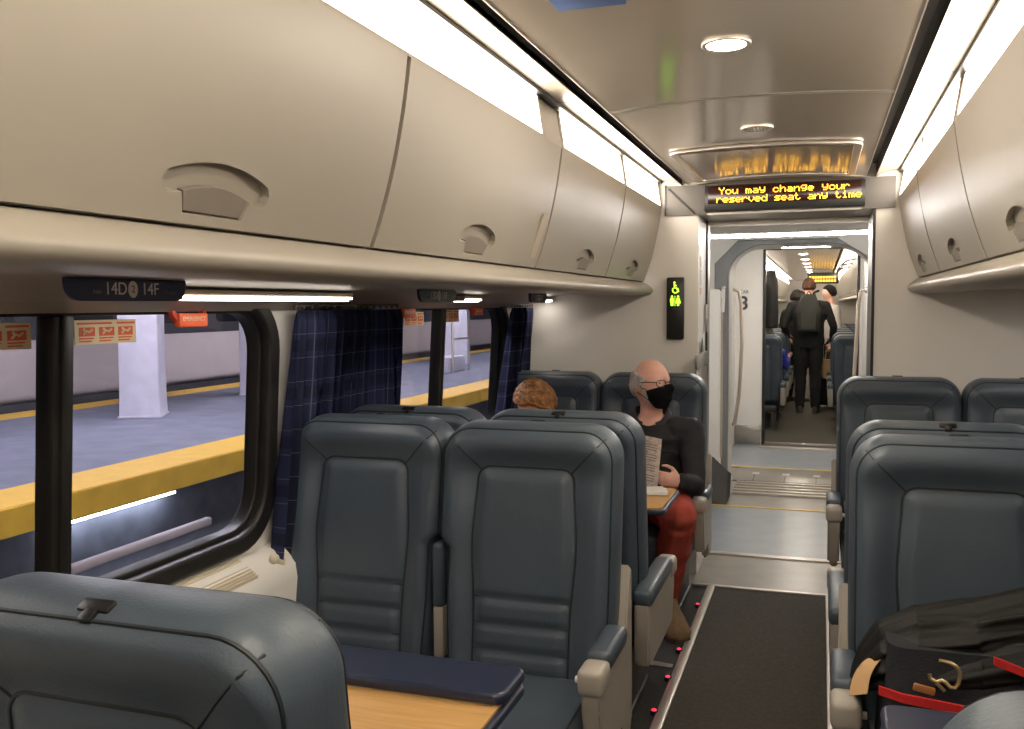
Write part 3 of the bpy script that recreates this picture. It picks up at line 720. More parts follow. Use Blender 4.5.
def front(x, z, inner, rear=False):
    d = max(0., min(RE, edge_d(x, z, inner)))/RE
    h = TH/2*(1-(1-d)**2.4)**(1/2.4)
    e = panel_d(x, z)
    val = .016*math.exp(-(e/.05)**2) if e < 0 else .016*math.exp(-(e/.022)**2)
    h -= val*d
    if e > 0 and not rear:
        for zz in (.622, .545, .468, .40): h -= .010*math.exp(-((z-zz)/.010)**2)*sst(0, .02, e)
    h += .016*math.exp(-((z-1.075)/.05)**2)*sst(.2, 1, d)*(1 if not rear else .6)
    h += .012*math.exp(-((abs(x)-.215)/.05)**2)*sst(1.0, .85, z)*d if z < 1 else 0
    return h
LEAN = .135
def sp(x, z, side, inner):
    """point on the backrest, side -1 front / +1 rear"""
    h = front(x, z, inner, side > 0)
    return V((x, TH/2 + side*h + LEAN*(z-.45), z))
def seatback(inner):
    b = NB(); NU, NV = 76, 92
    us = [-math.cos(PI*i/NU) for i in range(NU+1)]
    us = [.55*u+.45*(2*i/NU-1) for i, u in enumerate(us)]
    zs = [BOT+(TOP-BOT)*(1-(1-j/NV)**1.35) for j in range(NV+1)]
    G = {}
    for sd in (-1, 1):
        for j, z in enumerate(zs):
            for i, u in enumerate(us):
                w = hw_at(z, u*inner > 0); x = u*w
                if i in (0, NU) or j == NV:
                    if sd == 1: G[1, j, i] = G[-1, j, i]; continue
                    G[-1, j, i] = b.verts.new(V((x, TH/2+LEAN*(z-.45), z))); continue
                G[sd, j, i] = b.verts.new(sp(x, z, sd, inner))
        for j in range(NV):
            for i in range(NU):
                q = [G[sd, j, i], G[sd, j, i+1], G[sd, j+1, i+1], G[sd, j+1, i]]
                try: b.faces.new(q)
                except ValueError: pass
    bmesh.ops.holes_fill(b, edges=[e for e in b.edges if e.is_boundary])
    return b
def seams(inner):
    b = NB()
    for sd in (-1, 1):
        def path(pts, r=.0030, lift=.0):
            tube(b, [sp(x, z, sd, inner)+V((0, sd*lift, 0)) for x, z in pts], r, 6)
        P = [(-phw(z), z) for z in [.37+.02*k for k in range(33) if .37+.02*k < PT-PR]]
        P += [(-phw(PT-PR)+PR-PR*math.cos(a), PT-PR+PR*math.sin(a)) for a in [PI/2*k/6 for k in range(7)]]
        path(P+[(-x, z) for x, z in P[::-1]], .0034)
        d = .017; Rr = RC_-d
        Q = [(-hw_at(z, -inner > 0)+d, z) for z in [.37+.02*k for k in range(44) if .37+.02*k < TOP-RC_]]
        Q2 = [(hw_at(z, inner > 0)-d, z) for z in [.37+.02*k for k in range(44) if .37+.02*k < TOP-RC_]]
        A = [(-(SW-RC_)-Rr*math.cos(a), TOP-RC_+Rr*math.sin(a)) for a in [PI/2*k/8 for k in range(9)]]
        A += [(-(SW-RC_)+2*(SW-RC_)*k/6, TOP-d) for k in range(1, 6)]
        path(Q+A+[(-x, z) for x, z in A[:9][::-1]]+Q2[::-1], .0032)
        for s in (-1, 1):
            x0, z0 = s*(phw(PT-PR)-.010), PT-.012; x1, z1 = s*(SW-.040), TOP-.036
            path([(x0+(x1-x0)*k/6, z0+(z1-z0)*k/6) for k in range(7)], .0024)
        if sd < 0:
            for zz in (.622, .545, .468, .40): path([(-phw(zz)+2*phw(zz)*k/10, zz) for k in range(11)], .0018)
    return b
def arm_profile(y0, y1, zt, zb, cut):
    return [(y1, zt-.03), (y1-.004, zb+.02), (y1-.02, zb), (y0+cut, zb), (y0+.012, zt-.12), (y0, zt-.07), (y0+.004, zt-.035)]
def make_seat(name, label, inner, arm=(-.30, .02), shell=True, zt=.575, group='slate leather train seats', loc=(0, 0, 0), rz=0., clip=True, cushion=True):
    o = thing(name, label, 'seat', loc, rz, group); out = -inner
    bk = obj('backrest', seatback(inner), 'leather', o, angle=180)
    obj('seam_piping', seams(inner), 'piping', bk)
    b = NB(); box(b, -.262, .262, -.47, .035, .285, .412, .045, 4); box(b, -.255, .255, -.475, -.35, .25, .39, .04, 3); cu = obj('seat_cushion', b, 'leather', o)
    for sx in (-.232, .232):
        b = NB(); tube(b, [(sx, -.42, .409), (sx, -.02, .409)], .003, 6); obj('cushion_seam', b, 'piping', cu)
    b = NB(); box(b, -.225, .225, -.36, .12, .20, .285, .02); box(b, -.20, -.15, -.33, .10, 0, .23, .01); box(b, .15, .20, -.33, .10, 0, .23, .01); box(b, -.21, -.14, -.36, .16, 0, .03, .008); box(b, .14, .21, -.36, .16, 0, .03, .008)
    obj('seat_base', b, 'base', o)
    if arm:
        y0, y1 = arm
        xc = out*(SW+.012)
        b = NB(); prof = arm_profile(y0, y1, zt, .30, .05)
        vs = [[V((xc-.026, y, z)) for y, z in prof], [V((xc+.026, y, z)) for y, z in prof]]
        loft(b, vs); bmesh.ops.bevel(b, geom=b.edges[:], offset=.008, segments=2, affect='EDGES')
        box(b, xc-.036, xc+.036, y0-.012, y0+.09, zt-.075, zt-.004, .018, 3)
        a = obj('armrest', b, 'seatgrey', o)
        b = NB(); box(b, xc-.034, xc+.034, y0+.085, y1, zt-.045, zt+.012, .018, 3); obj('arm_pad', b, 'leather', a)
        b = NB(); cyl(b, (xc-out*.04, y0+.03, zt-.045), .009, .014, 12, Matrix.Rotation(PI/2, 4, 'Y')); obj('release_button', b, 'white', a)
    # folded arm between the pair
    xi = inner*(SW+.000)
    b = NB(); box(b, xi-.021, xi+.021, .055, .125, .56, .765, .016, 3); ma = obj('folded_arm', b, 'leather', o)
    b = NB(); box(b, xi-.018, xi+.018, .06, .13, .40, .565, .008); obj('arm_hinge', b, 'seatgrey', ma)
    if shell:
        b = NB(); P = [(.16, .72), (.19, .70), (.20, .24), (.17, .20), (.05, .20), (.04, .30), (.10, .50)]
        loft(b, [[V((out*(SW-.012), y, z)) for y, z in P], [V((out*(SW+.022), y, z)) for y, z in P]]); bmesh.ops.bevel(b, geom=b.edges[:], offset=.006, segments=2, affect='EDGES')
        obj('side_shell', b, 'seatgrey', o)
    if clip:
        b = NB(); yc = TH/2+LEAN*(TOP-.45)+.048; zc = TOP-.008
        box(b, -.024, .024, -.010, .010, .0, .007, .003, 2, Matrix.Translation((.0, yc, zc)) @ Matrix.Rotation(-.5, 4, 'X'))
        box(b, -.010, .010, .006, .026, -.006, .008, .003, 2, Matrix.Translation((.0, yc, zc)) @ Matrix.Rotation(-.5, 4, 'X'))
        obj('coat_clip', b, 'black', o)
    return o
GRP = 'slate leather train seats'
XLA, XLW, XRA, XRW = -.840, -1.396, .362, .926
YA, YBs, YC, YD = 1.115, 2.535, 3.215, 4.705
# facing the camera (front = -Y): inner side of left aisle seat is -X
sB = make_seat('train_recliner', 'aisle seat facing the near left table, its whole leather front in view', -1, loc=(XLA, YBs, 0))
dB = make_seat('train_recliner', 'window seat facing the near left table, beside the wide plaid curtain', 1, arm=None, loc=(XLW, YBs+.03, 0))
sR = make_seat('train_recliner', 'seat carrying the navy bag and black jacket', 1, loc=(XRA, YBs, 0))
dup(sB, (XLA, YD, 0), 0, 'aisle seat against the end wall, with the masked man in it')
dup(dB, (XLW, YD, 0), 0, 'window seat against the end wall behind the ginger head')
dup(sR, (XRA, YD, 0), 0, 'seat against the right part of the end wall, next to the doorway')
dup(make_seat('train_recliner', 'seat by the right wall, beside the one next to the doorway', -1, arm=None, loc=(XRW, YD, 0)), (XRW, YBs, 0), 0, 'seat by the right wall beside the one with the bag')
# facing away (rotated by pi): local inner flips
sC = make_seat('train_recliner', 'aisle seat turned away behind the near left pair, grey armrest panel in the aisle', 1, arm=(-.27, .27), shell=False, zt=.55, loc=(XLA, YC, 0), rz=PI)
cW = make_seat('train_recliner', 'window seat turned away behind the near left pair, before the far window', -1, arm=None, loc=(XLW, YC, 0), rz=PI)
sCR = make_seat('train_recliner', 'seat turned away right behind the seat with the bag', -1, arm=(-.27, .27), shell=False, zt=.55, loc=(XRA, YC, 0), rz=PI)
dup(cW, (XRW, YC, 0), PI, 'seat by the right wall turned away')
dup(sC, (XLA, YA, 0), PI, 'big seat back in the near left corner below the window')
dup(sCR, (XRA+.02, YA-.03, 0), PI, 'seat of which only the grey top shows in the near right corner')
for o in bpy.data.objects:
    if o.name.startswith('backrest'): pass

# ------------------------------------------------------------------ tables
def table(label, s, yn, yf, leafs, zt=.72, x_in=.335, x_out=1.37):
    """s side of the car; wooden top with navy rim; leafs: (y0, y1) folded leaf lying navy side up"""
    o = thing('folding_table', label, 'table', (X((x_in+x_out)/2, s), (yn+yf)/2, 0), group='wood topped tables between facing seats'); w = (x_out-x_in)/2; h = (yf-yn)/2
    b = NB(); plate(b, [rrect(-w, w, -h, h, .035)], .022, Matrix.Translation((0, 0, zt-.016)), .008); tp = obj('table_edge', b, 'navy', o)
    b = NB(); plate(b, [rrect(-w+.014, w-.014, -h+.014, h-.014, .028)], .006, Matrix.Translation((0, 0, zt-.003))); obj('table_top', b, 'wood', o)
    for y0, y1 in leafs:
        y0 -= o.location.y; y1 -= o.location.y
        b = NB(); plate(b, [rrect(-w, w, y0, y1, .03)], .024, Matrix.Translation((0, 0, zt+.013)), .009); lf = obj('folded_leaf', b, 'navy', o)
        b = NB(); plate(b, [rrect(-w+.004, w-.004, y0+.004, y1-.004, .03)], .004, Matrix.Translation((0, 0, zt+.003))); obj('leaf_rim', b, 'alu', lf)
    b = NB(); box(b, s*.05-.06, s*.05+.06, -.05, .05, .02, zt-.028, .02); box(b, s*.05-.22, s*.05+.22, -.12, .12, .0, .03, .01); obj('pedestal', b, 'seatgrey', o)
    b = NB(); box(b, s*w*.8-.05, s*w*.8+.05, -.04, .04, zt-.09, zt-.026, .01); obj('wall_bracket', b, 'seatgrey', o)
    return o
table('wooden table with a navy folded leaf in front of the two facing seats', -1, 1.24, 1.795, [(1.64, 1.795)])
table('table with navy leaf and a wooden corner in front of the bag', 1, 1.24, 1.835, [(1.675, 1.835)], x_in=.352)
table('wooden table with dark rim in front of the masked man', -1, 3.56, 4.00, [], zt=.70)
table('wooden table before the seat next to the doorway', 1, 3.56, 4.00, [], zt=.70)

# ------------------------------------------------------------------ bag and jacket on the right seat
o = thing('tote_bag', 'navy bag with red webbing, brass clasp and tan strap on the seat', 'bag', (.42, 2.27, .468))
BW, BD, BH = .285, .135, .27
b = NB(); R = []
for k in range(13):
    t = k/12; q = rrect(-BW*(1-.06*t), BW*(1-.06*t), -BD*(1-.25*t), BD*(1-.25*t), .05*(1-.3*t), 5)
    R.append([V((x, y+.012*mnoise.noise(V((x*7+3, y*9, t*4+1)))-.02*math.sin(PI*t)*(1 if y < 0 else -.6), -.055+(BH+.055)*t+.010*mnoise.noise(V((x*8, y*5, 3)))*t)) for x, y in q])
loft(b, R); body = obj('bag_body', b, 'bagnavy', o, angle=60)
def ribbon(b, pts, w, t=.004):
    loft(b, [[V(p)+V((0, -t, w)), V(p)+V((0, t, w)), V(p)+V((0, t, -w)), V(p)+V((0, -t, -w))] for p in pts])
b = NB(); ribbon(b, [(-.287, -.115, .172), (-.24, -.143, .171), (-.16, -.148, .166), (-.09, -.149, .160), (.0, -.149, .150), (.10, -.148, .14)], .0095); obj('red_band', b, 'redtrim', o)
b = NB(); ribbon(b, [(-.065, -.150, .278), (-.03, -.154, .268), (.02, -.154, .250), (.09, -.152, .228)], .0085); obj('red_band', b, 'redtrim', o)
b = NB(); cx_, cz_ = -.165, .232
tube(b, [(cx_+dx, -.158, cz_+dz) for dx, dz in ((-.024, .005), (-.022, -.005), (-.011, -.011), (.0, -.006), (.008, -.010), (.017, -.019), (.026, -.019), (.032, -.010), (.035, .004), (.035, .017), (.028, .028), (.016, .034), (.004, .036), (-.006, .037))], .0042, 8)
tube(b, [(cx_-.010, -.159, cz_-.013), (cx_+.006, -.159, cz_-.028)], .004, 8); obj('brass_clasp', b, 'brass', o)
b = NB(); box(b, -.022, .022, -.005, .005, -.008, .008, .003, 2, Matrix.Translation((cx_-.034, -.157, cz_-.030)) @ Matrix.Rotation(.18, 4, 'Y')); obj('leather_tag', b, 'tagorange', o)
b = NB(); R = []
for k in range(15):
    t = k/14*.56
    c = V((-.30-.045*math.sin(PI*t*.8), -.02-.13*t, .205-.20*t*t)); R.append([c+V((-.004, -.004, .0)), c+V((.034, -.018, .016)), c+V((.036, -.010, .018)), c+V((.0, .004, .003))])
loft(b, R); obj('shoulder_strap', b, 'tan', o)

o = thing('jacket', 'crumpled black jacket lying over the navy bag', 'jacket', (.42, 2.36, .70))
def crumple(b, path, nt, na, seed, f1=1.):
    """a soft roll of cloth with folds running along it; path: (point, half height, half depth)"""
    R = []
    for k in range(nt+1):
        t = k/nt*(len(path)-1); i = min(int(t), len(path)-2); u = t-i; u = u*u*(3-2*u)
        p = V(path[i][0]).lerp(V(path[i+1][0]), u); h = path[i][1]*(1-u)+path[i+1][1]*u; d = path[i][2]*(1-u)+path[i+1][2]*u
        row = []
        for q in range(na):
            a = 2*PI*q/na; ca, sa = math.cos(a), math.sin(a); tt = k/nt
            w = 1+f1*(.30*mnoise.noise(V((ca*2.6+tt*2.2, sa*2.6, tt*2.0+seed)))+.17*mnoise.noise(V((ca*6+tt*4, sa*6-tt*2, tt*3+seed+5)))+.07*mnoise.noise(V((ca*12+tt*9, sa*12, tt*7+seed))))
            fold = 1-abs(mnoise.noise(V((ca*3.4-tt*3, sa*3.4+tt*2, tt*1.6+seed+9))))
            w += f1*.16*(fold**4-.4)
            row.append(p+V((.012*mnoise.noise(V((a, tt*9, seed))), d*ca*w, h*sa*w)))
        R.append(row)
    loft(b, R)
b = NB()
crumple(b, [((-.34, -.05, -.125), .010, .03), ((-.325, -.05, -.085), .040, .07), ((-.28, -.05, -.03), .062, .10), ((-.20, -.05, .008), .064, .12), ((-.08, -.04, .030), .068, .13), ((.04, -.03, .055), .078, .14), ((.16, -.02, .075), .084, .14), ((.30, .0, .06), .088, .13), ((.38, .0, .02), .06, .10), ((.41, .0, -.02), .01, .03)], 110, 88, 2.)
obj('jacket_body', b, 'jacket', o, angle=180)
b = NB()
crumple(b, [((-.19, -.19, -.055), .008, .02), ((-.17, -.185, -.035), .026, .028), ((-.08, -.18, -.005), .036, .036), ((.06, -.17, .035), .044, .042), ((.20, -.14, .06), .050, .05), ((.30, -.10, .05), .02, .02)], 70, 40, 6., .8)
obj('jacket_sleeve', b, 'jacket', o, angle=180)

# ------------------------------------------------------------------ people
def rot(yaw, pitch=0., roll=0.): return Matrix.Rotation(yaw, 4, 'Z') @ Matrix.Rotation(pitch, 4, 'X') @ Matrix.Rotation(roll, 4, 'Y')
def G(x, s): return math.exp(-(x/s)**2)
def headp(th, ph, off=0.):
    """head surface; th = 0 is the face (-y), ph latitude"""
    s, c = math.sin(ph), math.cos(ph)
    x, y, z = (.080+off)*math.sin(th)*c, -(.097+off)*math.cos(th)*c, (.117+off)*s
    t = sst(.05, .95, -s)
    x *= 1-.28*t
    if y > 0: y *= 1-.40*t
    f = max(0., math.cos(th))
    y -= f*(.026*G(th, .17)*G(z+.008, .024) + .012*G(th, .13)*G(z-.02, .022) + .006*G(z-.036, .012)*G(th, .7) + .010*G(z+.105, .022)*G(th, .45) + .007*G(z+.062, .010)*G(th, .30))
    y += f*(.010*(G(th-.42, .20)+G(th+.42, .20))*G(z-.012, .016)+.004*G(z+.078, .008)*G(th, .4))
    return V((x, y, z))
def headgrid(b, M_, t0, t1, p0, p1, off=0., nu=40, nv=30, fn=None, wrap=False, offf=None):
    rows = []
    for j in range(nv+1):
        ph = p0+(p1-p0)*j/nv; r = []
        for i in range(nu + (0 if wrap else 1)):
            th = t0+(t1-t0)*i/nu
            o_ = off if offf is None else offf(th, ph)
            r.append(b.verts.new(M_ @ headp(th, ph, o_)))
        rows.append(r)
    m = len(rows[0])
    for j in range(nv):
        for i in range(m if wrap else m-1):
            k = (i+1) % m
            b.faces.new((rows[j][i], rows[j][k], rows[j+1][k], rows[j+1][i]))
    if wrap: b.faces.new(rows[0][::-1]); b.faces.new(rows[-1])
def ell(c, rx, ry, yaw=0., n=20, tilt=None):
    m = Matrix.Rotation(yaw, 3, 'Z'); q = tilt or Matrix.Identity(3)
    return [V(c)+q @ (m @ V((rx*math.cos(2*PI*k/n), ry*math.sin(2*PI*k/n), 0))) for k in range(n)]
def limb(b, pts, rad, n=14):
    """tapered limb with round joints"""
    P = []; R = []
    for i in range(len(pts)-1):
        a, c = V(pts[i]), V(pts[i+1])
        for k in range(4): P.append(a.lerp(c, k/4)); t = k/4; R.append(rad[i]*(1-t)+rad[i+1]*t)
    P.append(V(pts[-1])); R.append(rad[-1])
    tube(b, P, R, n)
    for p, r in zip(pts, rad): ball(b, p, r*1.0, u=12, v=8)
def hand(b, wrist, d, side, palm_n, curl=.9, sc=1., spread=.2):
    """palm with four bent fingers and a thumb; d finger direction, side thumb side, palm_n palm normal"""
    w, d, s, nrm = V(wrist), V(d).normalized(), V(side).normalized(), V(palm_n).normalized()
    pc = w+d*.045*sc
    m = Matrix((s, d, nrm)).transposed().to_4x4()
    ball(b, pc, .040*sc, .050*sc, .016*sc, 14, 10, m)
    for k, (o, L) in enumerate(((.030, .92), (.010, 1.), (-.010, .94), (-.029, .76))):
        p = pc+s*o*sc+d*.036*sc; dd = d+s*o*spread*10*.1; P = [p-d*.02*sc]; a = .25*curl
        for q, l in enumerate((.038, .026, .020)):
            P.append(P[-1]+(dd*math.cos(a)+nrm*math.sin(a))*(l+ (.02 if q == 0 else 0))*L*sc); a += .75*curl
        limb(b, P, [.0095*sc, .0090*sc, .0082*sc, .0072*sc], 8)
    p = w+d*.022*sc+s*.028*sc
    limb(b, [p, p+s*.028*sc+d*.022*sc+nrm*.012*sc, p+s*.036*sc+d*.052*sc+nrm*.028*sc, p+s*.030*sc+d*.070*sc+nrm*.040*sc], [.013*sc, .0115*sc, .0098*sc, .008*sc], 8)
def make_person(label, loc, J, skin='skin', top='shirt', legs='redtrousers', shoe='shoe', voxel=.007, hair=None, tub=1., lr=0., fs=1., group=None, pose_hands=()):
    """J: joints in world coordinates"""
    o = thing('person', label, 'person', loc, 0, group); L = V(loc); g = {k: V(v)-L if isinstance(v, (tuple, list)) and len(v) == 3 else v for k, v in J.items() if k not in ('yaw', 'hp', 'hy', 'hr')}
    yaw = J['yaw']; HM = Matrix.Translation(g['head']) @ rot(J.get('hy', yaw), J.get('hp', 0), J.get('hr', 0)) @ Matrix.Scale(J.get('hs', 1.), 4)
    pel, che, nb = g['pelvis'], g['chest'], g['neck']
    shc = (g['shl']+g['shr'])/2
    def torso(b, e, open_=0.):
        R = []
        fw = V((math.sin(yaw), -math.cos(yaw), 0))
        for c, rx, ry in ((pel+V((0, 0, -.10)), .13, .10), (pel+V((0, 0, -.03)), .165, .115), (pel.lerp(che, .25), .160, .110), (pel.lerp(che, .6), .155, .108), (che, .168, .118), (che.lerp(shc, .55), .172, .112), (shc+V((0, 0, -.015)), .150, .092), (shc.lerp(nb, .45), .105, .075), (nb, .062, .060)):
            R.append(ell(c, (rx+e)*tub, (ry+e)*tub, yaw))
        if open_:
            for p in R[-1]: p.z += open_*(-.9 if (p-nb).dot(fw) > .03 else (-.3 if (p-nb).dot(fw) > 0 else .05)) ; p += (p-nb)*.0
        loft(b, R)
    def arm(b, s, e, cuff=False):
        sh, el, wr = g['sh'+s], g['el'+s], g['wr'+s]
        if cuff: wr = el.lerp(wr, .93)
        limb(b, [shc.lerp(sh, .62), sh, sh.lerp(el, .5), el, el.lerp(wr, .45), wr], [.062+e, .056+e, .049+e, .040+e, .038+e, .027+e*(1.0 if not cuff else 1.2)])
    def leg(b, s, e, cuff=False):
        hp_, kn, an = g['hip'+s], g['kn'+s], g['an'+s]
        if cuff: an = kn.lerp(an, .92)
        limb(b, [hp_, hp_.lerp(kn, .5), kn, kn.lerp(an, .35), an], [.085+e+lr, .073+e+lr*1.4, .054+e+lr*1.1, .053+e+lr, .036+e*1.3+lr*.7])
    # the body: one skin
    b = NB(); torso(b, -.004)
    tube(b, [nb+V((0, 0, -.04)), nb.lerp(g['head'], .4), g['head']+(HM.to_3x3() @ V((0, .02, -.05)))], [.060, .054, .052], 14)
    headgrid(b, HM, 0, 2*PI, -PI/2+.02, PI/2-.02, wrap=True)
    for s in (-1, 1): ball(b, HM @ V((s*.077, .010, -.004)), .010, .020, .031, 10, 8, rot(J.get('hy', yaw))@rot(s*.35))
    for s in ('l', 'r'):
        arm(b, s, -.003); leg(b, s, -.003)
        limb(b, [g['an'+s]-V((0, 0, .03)), g['an'+s].lerp(g['to'+s], .5)-V((0, 0, .022)), g['to'+s]-V((0, 0, .008))], [.030, .026, .022])
    for h in pose_hands: hand(b, V(h[0])-L, *h[1:])
    b = remesh(b, voxel, 3); body = obj('body', b, skin, o, angle=180)
    b = NB(); torso(b, .012, .075 if lr > .014 else 0.)
    for s in ('l', 'r'): arm(b, s, .010, True)
    b = remesh(b, voxel, 4)
    for v in b.verts:
        q = v.co+L
        n_ = mnoise.noise(q*11)*.006+mnoise.noise(V((q.x*9, q.y*9, q.z*26)))*.005; v.co += v.normal*n_ if v.normal.length else V()
    b.normal_update(); obj('shirt', b, top, o, angle=180)
    b = NB(); R = [ell(pel+V((0, 0, .07)), .160*tub, .110*tub, yaw), ell(pel+V((0, 0, -.02)), .178*tub, .125*tub, yaw), ell(pel+V((0, 0, -.10)), .150*tub, .115*tub, yaw)]; loft(b, R)
    for s in ('l', 'r'): leg(b, s, .012, lr == 0)
    b = remesh(b, voxel, 4)
    for v in b.verts:
        q = v.co+L; v.co += v.normal*(mnoise.noise(V((q.x*9, q.y*9, q.z*22)))*.007)
    obj('trousers', b, legs, o, angle=180)
    for s in ('l', 'r'):
        a, t = g['an'+s], g['to'+s]; d = (t-a); d.z = 0; d.normalize(); q = d.cross(V((0, 0, 1)))
        z0 = .004-L.z
        if lr > .014:
            b = NB(); k_ = g['kn'+s]; limb(b, [a+V((0, 0, -.02)), a, a.lerp(k_, .2)], [.052, .053, .062]); obj('sock', b, 'sock', o)
        b = NB(); R = []; Ln = (t-a); Ln.z = 0; Ln = Ln.length
        for u, w_, h in ((-.075, .022, .05), (-.065, .034, .085), (-.03, .039, .115), (.02, .040, .105), (.06, .042, .080), (.5*Ln+.03, .046, .066), (Ln+.01, .044, .052), (Ln+.045, .030, .040), (Ln+.058, .012, .026)):
            c = V((a.x, a.y, z0))+d*u
            R.append([c+q*w_*fs*math.cos(k)*(1 if math.sin(k) < .2 else .92)+V((0, 0, fs*h*(.5+.5*math.sin(k)))) for k in [2*PI*i/18 for i in range(18)]])
        loft(b, R); sh_ = obj('shoe', b, shoe, o, angle=60)
        b = NB(); R = []
        for u, w_ in ((-.082, .02), (-.07, .036), (.0, .040), (.5*Ln+.03, .048), (Ln+.03, .038), (Ln+.062, .014)):
            c = V((a.x, a.y, z0-.003))+d*u; w_ *= fs; R.append([c-q*w_, c+q*w_, c+q*w_+V((0, 0, .020)), c-q*w_+V((0, 0, .020))])
        loft(b, R); obj('sole', b, 'sole', sh_)
    for s in (-1, 1):
        b = NB(); ball(b, HM @ V((s*.032, -.079, .012)), .0105, u=10, v=8); e_ = obj('eye', b, 'print', o)
        b = NB(); ball(b, HM @ V((s*.032, -.0885, .012)), .0042, u=8, v=6); obj('iris', b, 'darkhair', e_)
    if hair:
        b = NB(); hair(b, HM); hr = obj('hair', b, J['hairmat'], o, angle=180)
    return o, HM, L
def full_hair(line=.62, nape=-.55, thick=.016, amp=.006):
    def f(b, HM):
        rows = []; nu, nv = 60, 34
        for j in range(nv+1):
            r = []
            for i in range(nu):
                th = 2*PI*i/nu; front_ = sst(2.0, .6, abs(th if th < PI else th-2*PI))
                lo = nape*(1-front_)+line*front_
                ph = lo+(PI/2-.001-lo)*j/nv
                o_ = thick*sst(0, .12, j/nv)+amp*mnoise.noise(V((math.sin(th)*7, math.cos(th)*7, ph*6)))+amp*.6*mnoise.noise(V((math.sin(th)*18+ph*5, math.cos(th)*18, ph*4)))
                r.append(b.verts.new(HM @ headp(th, ph, o_)))
            rows.append(r)
        for j in range(nv):
            for i in range(nu): k = (i+1) % nu; b.faces.new((rows[j][i], rows[j][k], rows[j+1][k], rows[j+1][i]))
        bmesh.ops.solidify(b, geom=b.faces[:], thickness=.008)
    return f
def side_hair(b, HM):
    for s in (-1, 1):
        nu, nv = 34, 26; rows = []
        for j in range(nv+1):
            r = []
            for i in range(nu+1):
                v = j/nv; u = i/nu
                th0 = 1.30-.22*G(v-.62, .25)+.10*mnoise.noise(V((v*6, s, 2)))
                th = s*(th0+(PI-th0)*u); top = .42+.30*sst(0, .5, u)+.05*mnoise.noise(V((u*9, 3, s))); lo = -.10-.50*sst(.12, .5, u)
                ph = lo+(top-lo)*v; e = min(v*1.2, 1-v, u*1.6+.0)
                r.append(b.verts.new(HM @ headp(th, ph, -.002+.012*sst(0, .22, e)+.004*mnoise.noise(V((th*11, ph*11, 1))))))
            rows.append(r)
        for j in range(nv):
            for i in range(nu): b.faces.new((rows[j][i], rows[j][i+1], rows[j+1][i+1], rows[j+1][i]))
    nu, nv = 44, 10; rows = []
    for j in range(nv+1):      # short beard along the jaw
        r = []
        for i in range(nu+1):
            th = -1.42+2.84*i/nu; a_ = abs(th)/1.42; v = j/nv
            ph = -1.05+(.40+.62*a_**3)*v+.25*a_**3; e = min(v, 1-v, (1-a_)*2)
            r.append(b.verts.new(HM @ headp(th, ph, -.001+.006*sst(0, .3, e)+.002*mnoise.noise(V((th*12, ph*12, 5))))))
        rows.append(r)
    for j in range(nv):
        for i in range(nu): b.faces.new((rows[j][i], rows[j][i+1], rows[j+1][i+1], rows[j+1][i]))
    bmesh.ops.solidify(b, geom=b.faces[:], thickness=.004)

# the seated man
JM = dict(pelvis=(-.800, 4.545, .53), chest=(-.795, 4.585, .80), neck=(-.800, 4.565, .955), head=(-.795, 4.52, 1.105), yaw=.04, hs=1.08, hy=.95, hp=-.04, hr=.0, hairmat='whitehair',
          shl=(-.600, 4.555, .875), shr=(-.985, 4.575, .885), ell=(-.560, 4.40, .640), elr=(-1.02, 4.40, .655), wrl=(-.600, 4.215, .690), wrr=(-.965, 4.20, .71),
          hipl=(-.715, 4.52, .515), hipr=(-.885, 4.52, .515), knl=(-.605, 4.175, .535), knr=(-.93, 4.12, .525), anl=(-.690, 4.345, .115), anr=(-.92, 4.22, .105), tol=(-.592, 4.06, .040), tor=(-.92, 4.03, .040))
pm, HM, PL = make_person('bald man with white side hair, black mask and glasses, reading a magazine', (-.80, 4.545, 0), JM, hair=side_hair, lr=.016, fs=1.38,
    pose_hands=(((-.600, 4.215, .690), (-.80, -.55, .15), (-.05, .1, 1), (-.35, .9, .1), 1.05, .92), ((-.965, 4.20, .71), (.75, -.6, .1), (.05, .1, 1), (.35, .9, .1), 1.05, .92)))
b = NB()
rows = []
for j in range(21):
    r = []
    for i in range(37):
        th = -1.12+2.24*i/36; u = th/1.12
        top = -.02+.10*G(th, .25)-.16*u*u; lo = -.98+.42*u*u*u*u
        ph = lo+(top-lo)*j/20
        bulge = .012+.016*G(th, .55)*math.sin(PI*j/20)+.012*G(th, .12)*math.sin(PI*j/20)
        r.append(b.verts.new(HM @ headp(th, ph, bulge*(1-.6*abs(u)**3))))
    rows.append(r)
for j in range(20):
    for i in range(36): b.faces.new((rows[j][i], rows[j][i+1], rows[j+1][i+1], rows[j+1][i]))
bmesh.ops.solidify(b, geom=b.faces[:], thickness=.003)
mk = obj('face_mask', b, 'mask', pm, angle=180)
b = NB()
for s in (-1, 1):
    for ph0, dz in ((-.12, .022), (-.55, -.03)):
        tube(b, [HM @ (headp(s*1.05, ph0, .012)), HM @ headp(s*1.3, ph0*.7, .008), HM @ V((s*.083, .006, dz))], .0016, 5)
obj('ear_loop', b, 'mask', mk)
b = NB()
for s in (-1, 1):
    tube(b, [HM @ V((s*.034+.023*math.cos(a), -.108+.016*abs(math.cos(a))*(1 if s*math.cos(a) > 0 else .2), .010+.016*math.sin(a))) for a in [2*PI*k/16 for k in range(17)]], .0022, 6)
    tube(b, [HM @ V((s*.057, -.094, .016)), HM @ V((s*.081, -.05, .018)), HM @ V((s*.084, .012, .014)), HM @ V((s*.080, .03, .0))], .0022, 6)
tube(b, [HM @ V((-.011, -.110, .014)), HM @ V((0, -.114, .018)), HM @ V((.011, -.110, .014))], .002, 6)
obj('glasses', b, 'frame', pm)
nbk = V(JM['neck'])-PL
b = NB()
